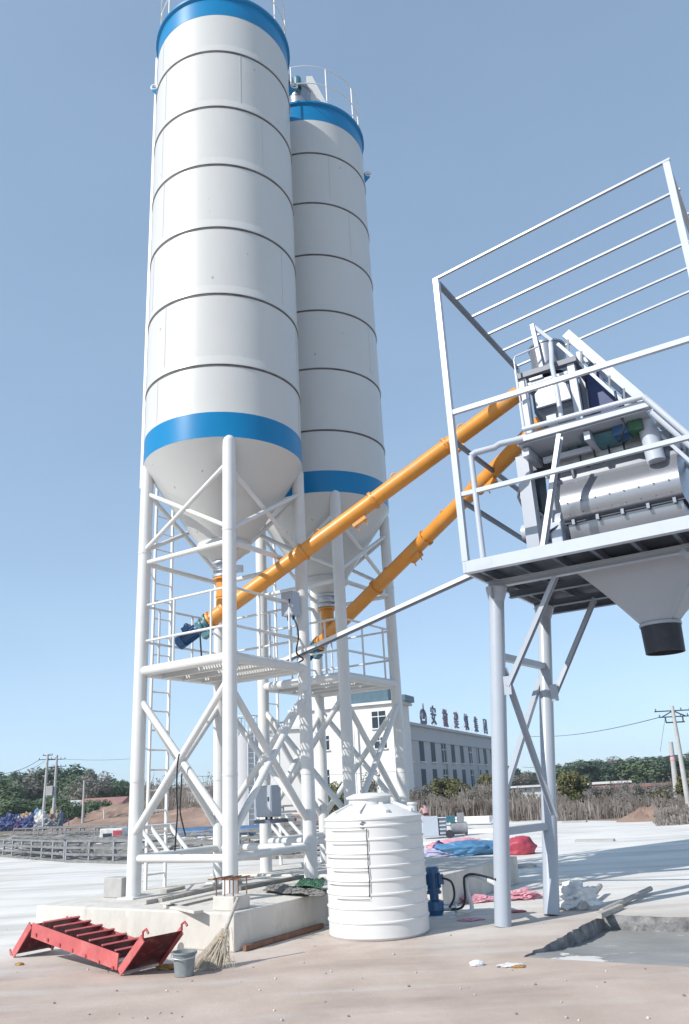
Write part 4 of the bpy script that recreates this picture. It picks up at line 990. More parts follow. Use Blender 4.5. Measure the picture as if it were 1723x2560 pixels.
# people: small far figures grown with a skin modifier
def person(p, hgt, yaw, label, pose, cloth):
    t = thing('person', label, 'person', p); k = hgt/1.7; c, s = math.cos(yaw), math.sin(yaw)
    J = dict(pel=(0,0,.92), che=(0,.02,1.22), nek=(0,.03,1.45), hed=(0,.05,1.60), shl=(-.19,.02,1.40), shr=(.19,.02,1.40), ell=(-.25,.02,1.12), elr=(.25,.04,1.12), hal=(-.24,.12,.88), har=(.23,.15,.9),
             hil=(-.09,0,.88), hir=(.09,0,.88), knl=(-.11,.08,.48), knr=(.11,-.02,.48), anl=(-.11,.06,.07), anr=(.12,-.12,.08), tol=(-.12,.2,.04), tor=(.13,.02,.04))
    J.update(pose)
    Rr = dict(pel=.13, che=.15, nek=.06, hed=.10, shl=.07, shr=.07, ell=.05, elr=.05, hal=.035, har=.035, hil=.10, hir=.10, knl=.07, knr=.07, anl=.05, anr=.05, tol=.04, tor=.04)
    E_ = [('pel','che'),('che','nek'),('nek','hed'),('che','shl'),('shl','ell'),('ell','hal'),('che','shr'),('shr','elr'),('elr','har'),('pel','hil'),('hil','knl'),('knl','anl'),('anl','tol'),('pel','hir'),('hir','knr'),('knr','anr'),('anr','tor')]
    names = list(J); idx = {n_: i for i, n_ in enumerate(names)}
    W_ = lambda q: ((q[0]*c - q[1]*s)*k, (q[0]*s + q[1]*c)*k, q[2]*k)
    me = bpy.data.meshes.new('body'); me.from_pydata([W_(J[n_]) for n_ in names], [(idx[a], idx[b]) for a, b in E_], [])
    o = bpy.data.objects.new('body', me); col.objects.link(o); o.parent = t
    sk = o.modifiers.new('skin', 'SKIN'); sk.use_smooth_shade = True
    for n_, i in idx.items():
        v = me.skin_vertices[0].data[i]; v.radius = (Rr[n_]*k, Rr[n_]*k); v.use_root = n_ == 'pel'
    o.modifiers.new('sub', 'SUBSURF').levels = 1; o.modifiers['sub'].render_levels = 1
    me.materials.append(cloth)
    h_ = V(W_(J['hed'])) + V(p)
    MB().lathe([(.105*k*math.sin(q), -.125*k*math.cos(q)) for q in [PI*i/10 for i in range(11)]], h_, 18, smooth=True).build('head', M['skin'], t)
    MB().lathe([(.112*k*math.sin(q), -.13*k*math.cos(q)) for q in [PI*i/10 for i in range(4, 11)]], h_ + AZ*.012 + V((s, -c, 0))*.015*k, 18, smooth=True).build('hair', M['hair'], t)
    return t
person(gz(136, 1900), 1.6, .9, 'person in grey blue work clothes standing before the rubbish heap', {}, M['work_cloth'])
person(gz(972, 1876), 1.5, .4, 'person in a dull pink top sitting at the far yard edge behind the tank',
       dict(pel=(0,0,.35), che=(0,.08,.66), nek=(0,.12,.88), hed=(0,.15,1.02), shl=(-.19,.1,.83), shr=(.19,.1,.83), ell=(-.25,.25,.62), elr=(.25,.25,.62), hal=(-.14,.42,.55), har=(.14,.42,.55), hil=(-.1,.02,.32), hir=(.1,.02,.32), knl=(-.16,.38,.5), knr=(.16,.38,.5), anl=(-.15,.5,.08), anr=(.15,.5,.08), tol=(-.15,.62,.04), tor=(.15,.62,.04)), M['pink_cloth'])

# ------------------------------------------------------------------ earth banks
def bank(name, c, sx, sy, h, seed, label, rot=0):
    g = MB(); n_ = 40
    def q(i, j):
        u, v = 2*i/n_-1, 2*j/n_-1; r = math.hypot(u, v); b = max(0, 1-r**1.6)
        z = h*b*(1 + .35*noise.fractal(V((u*4+seed, v*4, seed)), .8, 2, 5)) - .03
        return V((c[0] + (u*sx*math.cos(rot) - v*sy*math.sin(rot))/2, c[1] + (u*sx*math.sin(rot) + v*sy*math.cos(rot))/2, z))
    for i in range(n_):
        for j in range(n_): g.face([q(i,j), q(i+1,j), q(i+1,j+1), q(i,j+1)], False)
    o = g.build(name, M['dirt'], org=V((c[0], c[1], 0)), fix=False); return tag(o, label, 'earth mound')
bank('earth_heap', gz(272, 1875) + V((0, 3, 0)), 13, 8, 1.75, 3, 'rough brown earth heap rising behind the left leg of the front silo')
bank('earth_bank', gz(420, 1885) + V((0, 8, 0)), 26, 12, 1.05, 5, 'long reddish earth bank seen through the legs of the front silo')
bank('earth_bank', gz(60, 1884) + V((0, 6, 0)), 46, 8, .8, 7, 'low flat earth bank under the rubbish heap')
bank('earth_heap', at(1500, 1850, 33), 3.5, 2, .55, 9, 'small orange brown earth heap at the right yard edge')

# ------------------------------------------------------------------ vegetation
def leafcloud(g, clumps, n_, leaf, rr, up=.5):
    tot = sum(r[1]**2 for r in clumps)
    for c, rad in clumps:
        k_ = int(n_*rad*rad/tot)
        for _ in range(k_):
            d = V((rr.gauss(0,1), rr.gauss(0,1), rr.gauss(0,1))).normalized(); q = c + d*rad*(rr.random()**.42)*V((1,1,.85)).length/1.65
            nn = (d + V((rr.uniform(-1,1), rr.uniform(-1,1), rr.uniform(-.3,1.2)))*.9).normalized(); x = nn.orthogonal().normalized(); y = nn.cross(x)
            a = rr.uniform(0, 6.28); x, y = x*math.cos(a)+y*math.sin(a), y*math.cos(a)-x*math.sin(a); s = leaf*rr.uniform(.6, 1.4)
            g.face([q - x*s, q - y*s*.45, q + x*s, q + y*s*.45])
def tree_proto(name, seed, h, wd, m, label, cat, group, leaf=.22, nleaf=3200, trunk=True, base=.28, tall=1):
    rr = random.Random(seed); t = thing(name, label, cat, (0,0,0), group)
    clumps = []
    for k in range(15):
        a, r = rr.uniform(0, 6.28), wd*.5*rr.random()**.6; z = h*(base + (1-base)*rr.random())
        f = 1 - abs((z/h - .55))*.9; clumps.append((V((r*math.cos(a)*f, r*math.sin(a)*f, z*.93)), wd*rr.uniform(.13, .25)))
    g = MB().tube((0,0,-.1), (rr.uniform(-.1,.1), 0, h*.5), .035*h*.6, 8, .02*h*.5)
    for c, r in clumps[:10]: g.tube((0, 0, h*.3), c, .012*h*.6, 5, .004*h)
    g.build('trunk', M['bark'], t)
    g = MB(); leafcloud(g, clumps, nleaf, leaf, rr); g.build('crown', M[m], t, fix=False)
    return t
P1 = tree_proto('broadleaf_tree', 1, 7, 6, 'leaf_dark', '', 'tree', 'dark trees along the left horizon', .26, 3600)
P2 = tree_proto('broadleaf_tree', 2, 6, 6, 'leaf_mid', '', 'tree', 'mid green trees along the horizon', .26, 3400)
P3 = tree_proto('bare_tree', 3, 6, 5, 'leaf_dry', '', 'tree', 'thin dry trees along the horizon', .20, 1700)
P4 = tree_proto('leafy_bush', 4, 3, 2.6, 'leaf_olive', '', 'bush', 'bushes beyond the yard', .13, 2600, base=.1)
used = {}
def put(proto, p, sc_, label, rot):
    if not used.get(proto.name):
        used[proto.name] = 1; proto.location = p; proto.scale = sc_; proto.rotation_euler.z = rot; proto['label'] = label; return proto
    return dup(proto, p, label, rot, sc_)
rr = random.Random(9)
def treeat(proto, x, ytop, Y, wide, label, base_h):
    top = at(x, ytop, Y); s = max(.25, top.z/base_h); return put(proto, V((top.x, Y, 0)), (s*wide, s*wide, s), label, rr.uniform(0, 6.28))
where = ['far left at the edge of the photo', 'left of the twin poles', 'just behind the twin poles', 'right of the twin poles', 'above the red roofed shed', 'left of the front silo leg', 'between ladder and leg of the front silo', 'behind the front silo legs']
left = [(6,1775,P2,'mid green tree at the far left edge of the horizon'), (30,1768,P1,'dark tree in the left treeline, second from the edge'), (55,1770,P1,'dark rounded tree left of the twin poles'), (82,1762,P3,'greyish thin tree just left of the twin poles'),
        (112,1766,P1,'dark tree directly behind the twin poles'), (138,1752,P1,'tallest dark tree, right of the twin poles'), (160,1770,P2,'mid green tree over the red roofed shed'), (185,1763,P1,'dark tree behind the thin single pole'), (208,1768,P3,'greyish tree right of the thin single pole'),
        (232,1780,P1,'dark low tree above the earth heap'), (258,1784,P2,'mid green tree above the earth heap'), (285,1786,P1,'dark tree half hidden behind the left silo leg'), (345,1790,P3,'greyish tree seen through the silo ladder'), (385,1795,P1,'dark tree seen through the front silo braces'), (420,1800,P3,'dry tree seen right of the hanging cables'), (455,1812,P2,'small green tree left of the rear leg of the front silo')]
for i, (x, y, pr_, lab) in enumerate(left):
    treeat(pr_, x, y-9, 92 + 9*rr.random() + (8 if pr_ is P1 else 0), 1.25, lab, {P1:7, P2:6, P3:6}[pr_])
right = [(1150,1765,P3,'greyish tree between the platform legs'), (1195,1760,P3,'dry tree left of the second platform leg'), (1285,1740,P2,'green tree just right of the second platform leg'), (1320,1735,P2,'mid green tree above the olive bush'), (1345,1732,P1,'dark tree right of the olive bush'), (1375,1736,P1,'dark narrow tree in the right treeline'),
         (1405,1727,P3,'greyish tree in the middle of the right treeline'), (1432,1734,P3,'second greyish tree left of the tall green clump'), (1462,1724,P2,'broad green tree left of the leaning pole'), (1492,1722,P2,'broad green tree behind the leaning pole'), (1520,1724,P1,'dark tree behind the leaning utility pole'), (1552,1720,P2,'green tree at the right edge of the photo'), (1580,1716,P3,'dry tree at the right edge, partly outside the photo')]
for x, y, pr_, lab in right:
    treeat(pr_, x, y-3, 120 + 20*rr.random(), 2.0, lab, {P1:7, P2:6, P3:6}[pr_])
def bushat(x, yb, ytop, Y, wide, label, pr_=P4, bh=3):
    top = at(x, ytop, Y); s = max(.2, top.z/bh); return put(pr_, V((top.x, Y, 0)), (s*wide, s*wide, s), label, rr.uniform(0, 6.28))
bushat(1300, 1862, 1757, 44, 1.0, 'tall olive and brown bush just right of the second platform leg')
bushat(1008, 1800, 1772, 60, 1.6, 'dark olive bush in front of the long building')
bushat(1112, 1800, 1762, 66, 1.0, 'green bush at the right end of the long building')
bushat(1045, 1820, 1785, 58, 1.3, 'low dark bush among the reeds')
bushat(768, 1850, 1783, 40, .9, 'round dark bush between the rear silo legs')
bushat(1560, 1850, 1765, 40, 1.1, 'green bush by the foot of the utility pole')
bushat(1500, 1850, 1800, 42, 1.2, 'low bush left of the utility pole')
bushat(160, 1885, 1822, 72, 1.0, 'pale green bush beside the red roofed shed', P2, 6)
bushat(35, 1870, 1820, 75, 1.6, 'green bush behind the rubbish heap, left', P2, 6)
bushat(80, 1870, 1815, 76, 1.6, 'green bush behind the rubbish heap, below the poles', P2, 6)
bushat(215, 1850, 1818, 78, 1.6, 'green bush above the red roof end', P2, 6)
bushat(10, 1875, 1815, 74, 1.8, 'broad green bush behind the left end of the rubbish heap', P2, 6)
bushat(120, 1870, 1812, 78, 1.7, 'green bush between the twin poles and the shed', P2, 6)
bushat(340, 1850, 1830, 75, 1.6, 'dry brush seen low through the silo ladder', P3, 6)
bushat(850, 1850, 1760, 34, .55, 'thin pale leafless shrub behind the rear silo legs', P3, 6)
for i, (x, yt, Y, lab) in enumerate(((1268, 1800, 47, 'thin dry shrub at the left end of the right scrub'), (1352, 1798, 48, 'dry grey shrub right of the olive bush'), (1385, 1806, 44, 'low dry shrub in the middle of the right scrub'), (1425, 1800, 50, 'dry shrub before the pale flat roof'), (1455, 1808, 43, 'small dry shrub left of the leaning pole'), (1520, 1796, 46, 'dry shrub between the leaning pole and the utility pole'), (1175, 1812, 46, 'dry shrub between the platform legs'), (965, 1790, 50, 'dry shrub at the left end of the reed bed'), (1085, 1796, 50, 'dry shrub near the right end of the reed bed'))):
    bushat(x, 1850, yt, Y, 1.5, lab, P3, 6)
bushat(1365, 1850, 1812, 43, 1.3, 'small olive bush beside the tall olive and brown bush')
bushat(1480, 1850, 1815, 41, 1.2, 'small olive bush left of the earth heap edge')
# far wood that reads as one mass
g = MB(); r2 = random.Random(12)
for k in range(5200):
    x = r2.uniform(-60, 1680)
    if 640 < x < 1130: continue
    Y = r2.uniform(150, 175); top = at(x, (1795 if x < 600 else 1757) + 16*noise.noise(V((x*.022, 0, 3))) + 8*noise.noise(V((x*.09, 0, 5))), Y)
    z = r2.uniform(.2, max(.6, top.z)); q = V((top.x, Y, z)); a = r2.uniform(0, 6.28); nn = V((math.cos(a), math.sin(a), r2.uniform(-.5,1))).normalized()
    xx = nn.orthogonal().normalized(); yy = nn.cross(xx); s = r2.uniform(.5, 1.1); g.face([q - xx*s, q - yy*s*.6, q + xx*s, q + yy*s*.6])
tag(g.build('far_wood', M['leaf_dark'], fix=False), 'far wood closing the horizon as one dark green mass', 'wood', kind='stuff')
# dry reeds and scrub
def reeds(name, label, areas, seed, m='reed'):
    g = MB(); r2 = random.Random(seed)
    for (x0, x1, Y0, Y1, h0, h1, n_) in areas:
        for _ in range(n_):
            Y = r2.uniform(Y0, Y1); p = at(r2.uniform(x0, x1), 1800, Y); p.z = 0
            h = r2.uniform(h0, h1)*max(.35, .9 + 1.1*noise.noise(p*.45) + .5*noise.noise(p*1.7)); l = V((r2.uniform(-.22,.22), r2.uniform(-.1,.1), 0))*h; w_ = r2.uniform(.012, .03)
            x = V((1, r2.uniform(-.6,.6), 0)).normalized()*w_; m_ = p + l*.4 + AZ*h*.6; e = p + l + AZ*h
            g.face([p - x, p + x, m_ + x*.8, m_ - x*.8]); g.face([m_ - x*.8, m_ + x*.8, e + x*.3, e - x*.3])
            if r2.random() < .5:
                for s in range(2):
                    f = e + V((r2.uniform(-.1,.1), 0, -r2.uniform(0,.25))); u_ = V((r2.uniform(.03,.07), 0, r2.uniform(.05,.12))); g.face([f, f + V((u_.x,0,0)), f + u_, f + V((-.02,0,u_.z))])
    return tag(g.build(name, M[m], fix=False), label, 'reeds', kind='stuff')
reeds('dry_reeds', 'bed of tall dry brown reeds in front of the long building', [(925, 1150, 46, 56, .40, 1.05, 8000)], 31)
reeds('dry_scrub', 'dry grey brown scrub beyond the right yard edge', [(1150, 1290, 38, 56, .3, 1.0, 2600), (1255, 1600, 36, 44, .15, .6, 4200), (1255, 1600, 44, 56, .3, .95, 4200), (1480, 1640, 29, 35, .15, .5, 1500)], 32)
reeds('dry_grass', 'dry grass along the earth bank behind the front silo', [(320, 640, 60, 74, .8, 2.6, 4200)], 33)

# ------------------------------------------------------------------ long building with rooftop lettering
WD_ = V((.37, .93, 0)).normalized(); WN = V((WD_.y, -WD_.x, 0))      # along the wing, and its outward face
K0 = at(916, 1700, 98); K0.z = 0
t = thing('factory_building', 'white three storey building with a long shaded wing and rooftop lettering', 'building', K0)
ev = onplane(935, 1650, K0, WN).z; WL = (onplane(1133, 1690, K0, WN) - K0).dot(WD_)
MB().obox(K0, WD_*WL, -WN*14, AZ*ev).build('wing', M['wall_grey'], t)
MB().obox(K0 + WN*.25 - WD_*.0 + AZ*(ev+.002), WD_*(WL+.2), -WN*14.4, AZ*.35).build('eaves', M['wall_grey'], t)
TWH = at(886, 1604, 97).z
KT = K0 - WD_*3.0 + WN*.5
TL = (KT - onplane(632, 1700, KT, -WD_)).dot(WN)
MB().obox(KT, -WN*TL, WD_*5, AZ*TWH*.80).build('front_block', M['wall_white'], t)
MB().obox(KT + AZ*(TWH*.80 + .003), -WN*13.5, WD_*4.9, AZ*TWH*.20).build('tower', M['wall_white'], t)
MB().obox(KT + WN*.4 - WD_*.4 + AZ*(TWH+.004), -WN*14.2, WD_*5.6, AZ*.3).build('cornice', M['wall_white'], t)
MB().obox(KT + WN*.42 + WD_*1.0 + AZ*(TWH+.306), WN*.5, WD_*3.5, AZ*.7).build('side_canopy', M['roof_teal'], t)
MB().obox(KT - WN*1.0 + WD_*.5 + AZ*(TWH+.306), -WN*5.2, WD_*4, AZ*1.9).build('roof_tank_house', M['roof_teal'], t)
MB().obox(KT - WN*7.5 + WD_*.3 + AZ*(TWH+.306), -WN*3.8, WD_*4, AZ*2.2).build('roof_room', M['wall_white'], t)
g = MB()
for k in range(3): g.bar(KT - WN*(15 + k*2) + WD_*3 + AZ*TWH*.80, KT - WN*(15.9 + k*2) + WD_*3 + AZ*(TWH*.80+1.5), .12, .12)
g.bar(KT - WN*15 + WD_*3 + AZ*(TWH*.80+1.5), KT - WN*21 + WD_*3 + AZ*(TWH*.80+1.3), .2, .2); g.build('roof_truss', M['roof_teal'], t)
def window(o_, ex_, nrm_, w_, h_, mull=True):
    f = MB().obox(o_ + nrm_*.03, ex_*w_, nrm_*-.13, AZ*h_).build('window', M['glass'], t)
    g = MB()
    if mull:
        g.obox(o_ + ex_*(w_*.46) + nrm_*.032, ex_*.09, nrm_*.06, AZ*h_); g.obox(o_ + AZ*h_*.66 + nrm_*.034, ex_*w_, nrm_*.06, AZ*.09)
    g.obox(o_ - ex_*.12 - AZ*.14, ex_*(w_+.24), nrm_*.2, AZ*.13); g.build('frame', M['wall_white'], f)
rows = [(onplane(955, 1732, K0, WN).z, 2.45), (onplane(955, 1797, K0, WN).z, 2.45)]
nw = 11
for (z, h_) in rows:
    for k in range(nw):
        window(K0 + WD_*(1.6 + (WL-3.6)*k/(nw-1)) + AZ*z, WD_, WN, 1.9, h_, k % 3 == 0)
g = MB()
for k in (.3, 3.6, 7.2, 9.4): g.obox(K0 + WD_*(.6 + (WL-3.6)*k/(nw-1)) + AZ*.01, WD_*.35, WN*.18, AZ*(ev-1.6))
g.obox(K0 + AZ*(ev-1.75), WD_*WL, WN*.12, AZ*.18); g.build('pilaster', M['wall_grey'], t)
FN = -WD_
for x, y, w_, h_ in ((862, 1637, 1.7, 1.9), (682, 1720, 1.9, 2.4), (742, 1775, .9, 2.3), (866, 1690, 1.5, 1.2), (742, 1690, .8, 1.6)):
    p = onplane(x, y, KT, FN); window(p + WN*-w_/2 - AZ*h_/2, WN, FN, w_, h_)
g = MB()
for x in (790, 810): p = onplane(x, 1700, KT, FN); g.obox(V((p.x, p.y, 0)), WN*.4, FN*.25, AZ*TWH*.8)
g.build('pilaster', M['wall_white'], t)
p = onplane(805, 1700, KT, FN); MB().tube(V((p.x, p.y, 0)) + FN*.3, V((p.x, p.y, TWH*.8)) + FN*.3, .07, 8).build('drainpipe', M['dkgrey'], t)
# rooftop letters
def letter(ch, x, ytop, ybot, m, label):
    a, b = onplane(x, ybot, K0 + WN*-.4, WN), onplane(x, ytop, K0 + WN*-.4, WN); h_ = b.z - a.z
    cu = bpy.data.curves.new('t', 'FONT'); cu.body = ch; cu.size = h_*1.3; cu.extrude = .08; cu.offset = .02; cu.align_x = 'CENTER'
    ob = bpy.data.objects.new('t', cu); col.objects.link(ob); bpy.context.view_layer.update()
    me = bpy.data.meshes.new_from_object(ob.evaluated_get(bpy.context.evaluated_depsgraph_get())); bpy.data.objects.remove(ob)
    t = thing('rooftop_letter', label, 'sign letter', V((a.x, a.y, ev+.35)), 'rooftop sign letters')
    me.materials.clear(); me.materials.append(M[m]); o = bpy.data.objects.new('character', me); col.objects.link(o); o.parent = t
    o.matrix_local = Matrix.Translation(V((0, 0, a.z - ev - .35 + h_*.10))) @ Matrix((( WD_.x, 0, WN.x), (WD_.y, 0, WN.y), (0, 1, 0))).to_4x4()
    g = MB()
    for s in (-.5, .5):
        q = V((a.x, a.y, ev+.35)) + WD_*s; g.tube(q - WN*.12, V((q.x, q.y, a.z + h_*.9)) - WN*.12, .05, 6); g.tube(q - WN*1.4, V((q.x, q.y, a.z + h_*.6)) - WN*.12, .04, 6)
    g.build('bracket', M['galv'], t)
for ch, x, y0, y1, m, lab in (('安', 988, 1613, 1648, 'letters', 'dark blue rooftop character next to the logo'), ('徽', 1015, 1621, 1653, 'letters_red', 'dense purplish rooftop character, second of the six'), ('建', 1040, 1626, 1657, 'letters_red', 'reddish rooftop character, third of the six'),
                              ('筑', 1063, 1631, 1661, 'letters', 'dark rooftop character, fourth of the six'), ('集', 1085, 1637, 1665, 'letters', 'dark rooftop character, fifth of the six'), ('团', 1106, 1641, 1669, 'letters', 'dark boxed rooftop character at the far end of the roof')):
    letter(ch, x, y0, y1, m, lab)
pl = K0 - WN*.4
t2 = thing('rooftop_logo', 'dark spire shaped logo standing at the near end of the rooftop lettering', 'sign logo', V((onplane(962, 1640, pl, WN).x, onplane(962, 1640, pl, WN).y, ev+.35)))
q = lambda x, y: onplane(x, y, pl, WN)
MB().prism([q(961, 1600), q(965, 1636), q(959, 1636)], WN*.15).build('spire', M['letters'], t2)
cc = q(962, 1631); rr_ = (q(969, 1631) - q(955, 1631)).length/2
g = MB(); 
for k in range(20):
    if 12 <= k <= 17 and False: continue
    a0, a1 = 2*PI*k/20, 2*PI*(k+1)/20
    pts_ = [cc + WD_*math.cos(a)*r*rr_ + AZ*math.sin(a)*r*rr_*.75 for a, r in ((a0, 1), (a1, 1), (a1, .72), (a0, .72))]; g.prism(pts_, WN*.15)
g.build('ring', M['letters'], t2)
MB().prism([q(956, 1639), q(970, 1641), q(970, 1648), q(956, 1646)], WN*.12).build('caption_plate', M['letters'], t2)
g = MB()
for s in (-.6, .6): g.tube(V((cc.x, cc.y, ev+.35)) + WD_*s - WN*.1, cc + WD_*s - WN*.1, .05, 6)
g.build('bracket', M['galv'], t2)

# pale storage tank and shed seen between the silos
c = at(562, 1800, 46); c.z = 0
t = thing('storage_tank', 'pale grey upright storage tank with a railing, seen between the silos', 'tank', c)
zt = at(562, 1662, 46).z; r_ = (at(592, 1700, 46) - at(533, 1700, 46)).length/2
MB().lathe([(r_, 0), (r_, zt*.94), (r_*.9, zt*.97), (0, zt)], c, 48).build('shell', M['wall_grey'], t)
g = MB().path([c + V((r_*math.cos(2*PI*k/40), r_*math.sin(2*PI*k/40), zt+.75)) for k in range(41)], .03, 6, False)
for k in range(12): g.tube(c + V((r_*math.cos(PI*k/6), r_*math.sin(PI*k/6), zt*.94)), c + V((r_*math.cos(PI*k/6), r_*math.sin(PI*k/6), zt+.75)), .03, 6)
g.build('railing', M['galv'], t)
g = MB()
for s in (.25, .75): g.bar(c + V((r_*s, -r_*1.05, 0)), c + V((r_*s, -r_*1.05, zt)), .06, .06)
for k in range(18): g.bar(c + V((r_*.25, -r_*1.05, .2+k*zt/18)), c + V((r_*.75, -r_*1.05, .2+k*zt/18)), .03, .03)
g.build('ladder', M['galv'], t)
c = at(620, 1790, 60); c.z = 0
t = thing('white_shed', 'white flat roofed shed behind the silos, left of the tall block', 'shed', c)
zt = at(620, 1668, 60).z
MB().box(c, 4.6, 5, zt).build('wall', M['wall_white'], t); MB().box(c + AZ*(zt+.003), 5.0, 5.4, .2).build('roof', M['wall_white'], t); MB().box(c + V((-.8, -2.52, zt*.55)), 1.4, .06, 1.4).build('window', M['glass'], t)
c = at(478, 1820, 70); c.z = 0
t = thing('small_hut', 'small grey and white hut left of the rear leg of the front silo', 'hut', c)
zt = at(478, 1790, 70).z; MB().box(c, 3.4, 3, zt).build('wall', M['wall_white'], t); MB().box(c + AZ*(zt+.003), 3.8, 3.4, .15).build('roof', M['wall_grey'], t); MB().box(c + V((.9,-1.52,.4)), 1.2, .05, zt-.6).build('door', M['dkgrey'], t)
# red roofed shed on the left
a, b = at(84, 1858, 80), at(262, 1840, 80)
t = thing('red_roofed_shed', 'low pale shed with a faded red roof behind the rubbish heap', 'shed', V((a.x, 80, 0)))
ez, rz = at(120, 1848, 80).z, at(105, 1826, 80).z; x0, x1 = at(84, 1850, 80).x, at(258, 1850, 80).x
ez = max(.9, ez); rz = max(ez+1.0, rz)
MB().obox(V((x0, 80, 0)), V((x1-x0, 0, 0)), V((0, 7, 0)), AZ*ez).build('wall', M['wall_white'], t)
gx = x0 + 4.6
MB().prism([V((x0-.3, 79.6, ez+.004)), V((gx+1.0, 79.6, ez+.004)), V(((x0+gx)/2, 79.6, rz))], V((0, 8, 0))).build('gable', M['wall_white'], t)
MB().prism([V((gx-1.4, 79.55, ez+.1)), V((gx-1.4, 87.4, ez+.1)), V((gx-1.4, 83.5, rz+.1))], V((x1-gx+1.8, 0, 0))).build('roof', M['roof_red'], t)
# right side: red roofed long shed and grey roof in the scrub
for nm, lab, x0, x1, yt, yb, Y, m, m2 in (('long_shed', 'long low shed with a faded pinkish red roof in the right scrub', 1400, 1525, 1801, 1815, 62, 'sack_pink', 'roof_red'), ('flat_shed', 'low shed with a thin pale flat roof behind the right scrub', 1338, 1430, 1783, 1800, 70, 'dkgrey', 'wall_white')):
    a = at(x0, yt, Y); b = at(x1, yt, Y); t = thing(nm, lab, 'shed', V(((a.x+b.x)/2, Y, 0))); hh = max(.9, (a.z+b.z)/2)
    MB().obox(V((a.x, Y, 0)), V((b.x-a.x, 0, 0)), V((0, 5, 0)), AZ*hh).build('wall', M[m], t)
    MB().obox(V((a.x-.2, Y-.3, hh+.003)), V((b.x-a.x+.4, 0, 0)), V((0, 5.6, 0)), AZ*.16).build('roof', M[m2], t)
a = at(1205, 1842, 48); a.z = 0
t = thing('white_kiosk', 'small pale kiosk with a thin roof glimpsed between the platform legs', 'hut', a)
MB().box(a, 1.4, 1.2, 1.35).build('wall', M['wall_white'], t); MB().box(a + AZ*1.353, 3.2, 1.6, .10).build('roof', M['wall_white'], t)

# ------------------------------------------------------------------ utility poles and wires
def upole(name, xb, xt, yt, Y, r, label, arms, m='pole', yb=None, cat='utility pole'):
    top = at(xt, yt, Y); bs = at(xb, yt, Y); bs.z = 0
    dx = (at(xb, yb or 1860, Y).x - top.x); bs = V((top.x + dx*0, Y, 0)) if yb is None else V((at(xb, yb, Y).x, Y, 0))
    t = thing(name, label, cat, bs); ax = (top - bs)
    MB().tube(bs, top, r, 14, r*.6).build('shaft', M[m], t)
    for f, w_ in arms:
        c_ = bs + ax*f; g = MB().bar(c_ - V((w_, 0, 0)), c_ + V((w_, .0, 0)), r*.36, r*.36); g.build('crossarm', M['dark'], t)
        for s in (-.92, .45, .92): MB().tube(c_ + V((w_*s, 0, r*.2)), c_ + V((w_*s, 0, r*.95)), r*.22, 8).build('insulator', M['dkgrey'], t)
    return t, bs, top
LP1 = upole('utility_pole', 97, 109, 1716, 70, .15, 'left one of the twin utility poles by the rubbish heap', [(.93, .75), (.985, .4)], yb=1880)
LP2 = upole('utility_pole', 120, 130, 1718, 70, .15, 'right one of the twin utility poles by the rubbish heap', [(.94, .75), (.84, .85)], yb=1880)
g = MB()
b1, b2 = LP1[1], LP2[1]
g.bar(V((b1.x, 70, 2.55)), V((b2.x, 70, 2.55)), .12, .12); g.box(V(((b1.x+b2.x)/2, 70, 2.62)), .55, .5, .75)
tag(g.build('pole_transformer', M['pole'], org=V(((b1.x+b2.x)/2, 70, 2.5))), 'grey transformer on a beam between the twin utility poles', 'transformer')
LP3 = upole('utility_pole', 188, 192, 1776, 66, .11, 'thin single concrete pole beside the earth heap', [], yb=1875)
RP = upole('utility_pole', 1572, 1529, 1606, 33.5, .115, 'large concrete utility pole with crossarms at the right edge', [(.955, .75), (.90, .62)], yb=1862)
g = MB(); a_ = RP[1].lerp(RP[2], .955); b_ = RP[1].lerp(RP[2], .90)
for s in (-.35, .35): g.bar(a_ + V((0,0,0)), b_ + V((s*1.4, 0, 0)), .04, .04)
g.bar(b_ + V((-.35,0,0)), b_ + V((-.35,0,-.22)), .05, .05); g.bar(b_ + V((.35,0,0)), b_ + V((.35,0,-.22)), .05, .05); g.bar(b_ + V((-.35,0,-.22)), b_ + V((.4,0,-.22)), .05, .05)
g.build('pole_bracket', M['dark'], RP[0])
RP2 = upole('marker_pole', 1546, 1526, 1688, 42, .17, 'grey leaning pole with a pink top left of the large utility pole', [], yb=1850)
tp2, bs2 = RP2[2], RP2[1]
MB().tube(bs2.lerp(tp2, .72), bs2.lerp(tp2, 1.0), .135, 12, .05).build('pink_cap', M['sack_pink'], RP2[0])
def wire(p, q, sag, r, label, group='overhead wires'):
    pts_ = [p.lerp(q, k/24) - AZ*(sag*4*(k/24)*(1-k/24)) for k in range(25)]
    o = MB().path(pts_, r, 5).build('overhead_wire', M['dark'], org=p); tag(o, label, 'wire', group)
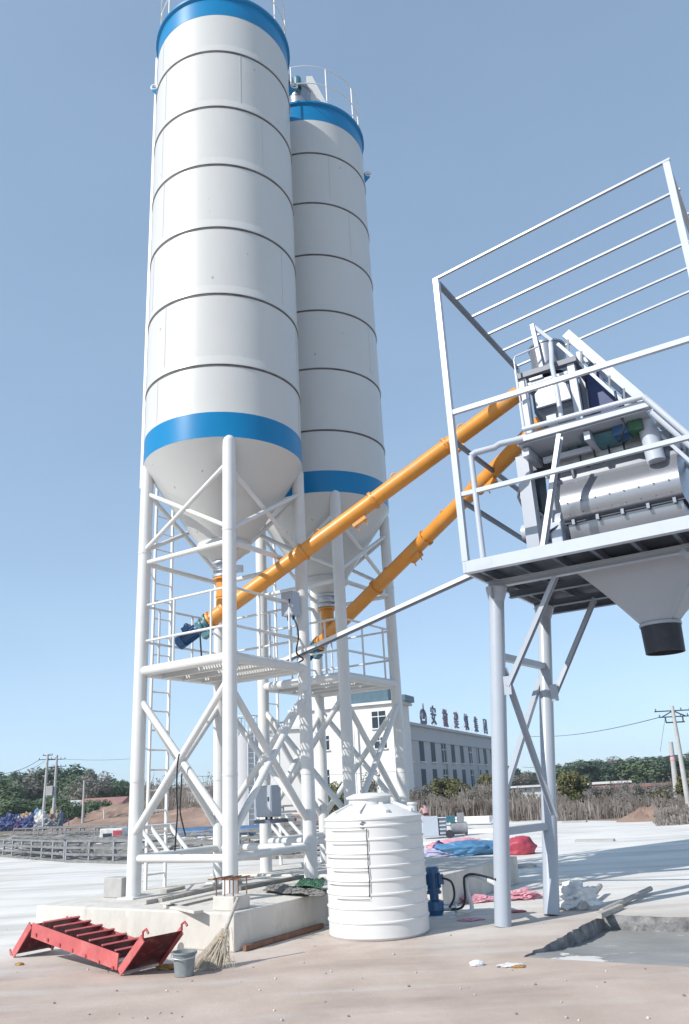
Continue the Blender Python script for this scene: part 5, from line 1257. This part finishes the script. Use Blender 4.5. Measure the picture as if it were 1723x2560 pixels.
wire(RP[1].lerp(RP[2], .90) - V((.6,0,0)), at(1190, 1674, 60), .3, .014, 'upper wire running left from the large utility pole')
wire(RP[1].lerp(RP[2], .55), at(1190, 1745, 90), .25, .018, 'lower wire running left from the large utility pole')
wire(RP[1].lerp(RP[2], .90) - V((.35,0,0)), at(1502, 1710, 33.5), 0, .007, 'thin stay wire slanting from the large utility pole')
wire(RP[1].lerp(RP[2], .955) + V((.6,0,0)), at(1640, 1618, 36), .1, .01, 'wire leaving the large utility pole to the right, upper')
wire(RP[1].lerp(RP[2], .55), at(1640, 1695, 34), .1, .018, 'wire leaving the large utility pole to the right, lower')
wire(LP1[1].lerp(LP1[2], .93) - V((.7,0,0)), at(-30, 1760, 60), .4, .02, 'wire running left from the left twin pole, upper')
wire(LP1[1].lerp(LP1[2], .91) - V((.2,0,0)), at(-30, 1772, 60), .4, .014, 'wire running left from the left twin pole, lower')
wire(LP2[1].lerp(LP2[2], .94) + V((.6,0,0)), at(300, 1726, 80), .1, .012, 'faint wire running right from the right twin pole')
wire(LP3[2], at(470, 1780, 66), .35, .022, 'dark wire running right from the thin single pole')
wire(at(372, 1765, 60), at(900, 1755, 90), .2, .014, 'thin wire crossing behind the silo legs')
# small fence posts on the bank
for i, (x, y0, y1) in enumerate(((237, 1868, 1842), (98, 1880, 1846))):
    pole_('white_post', V((at(x, y0, 66).x, 66, 0)), at(x, y1, 66), .05, ['short white post in front of the earth heap', 'short pale post left of the twin poles'][i], 'junk_white', 'post')

# ------------------------------------------------------------------ thin haze over the site
hm = bpy.data.materials.new('haze'); hm.use_nodes = True; N = hm.node_tree.nodes; N.remove(N['Principled BSDF'])
pv = N.new('ShaderNodeVolumePrincipled'); pv.inputs['Color'].default_value = (.86, .92, 1, 1); pv.inputs['Density'].default_value = .0006; pv.inputs['Anisotropy'].default_value = .25
hm.node_tree.links.new(pv.outputs[0], N['Material Output'].inputs['Volume'])
o = MB().obox((-455, -65, -1.4), (910, 0, 0), (0, 670, 0), (0, 0, 22.5)).build('haze', hm); o['kind'] = 'stuff'
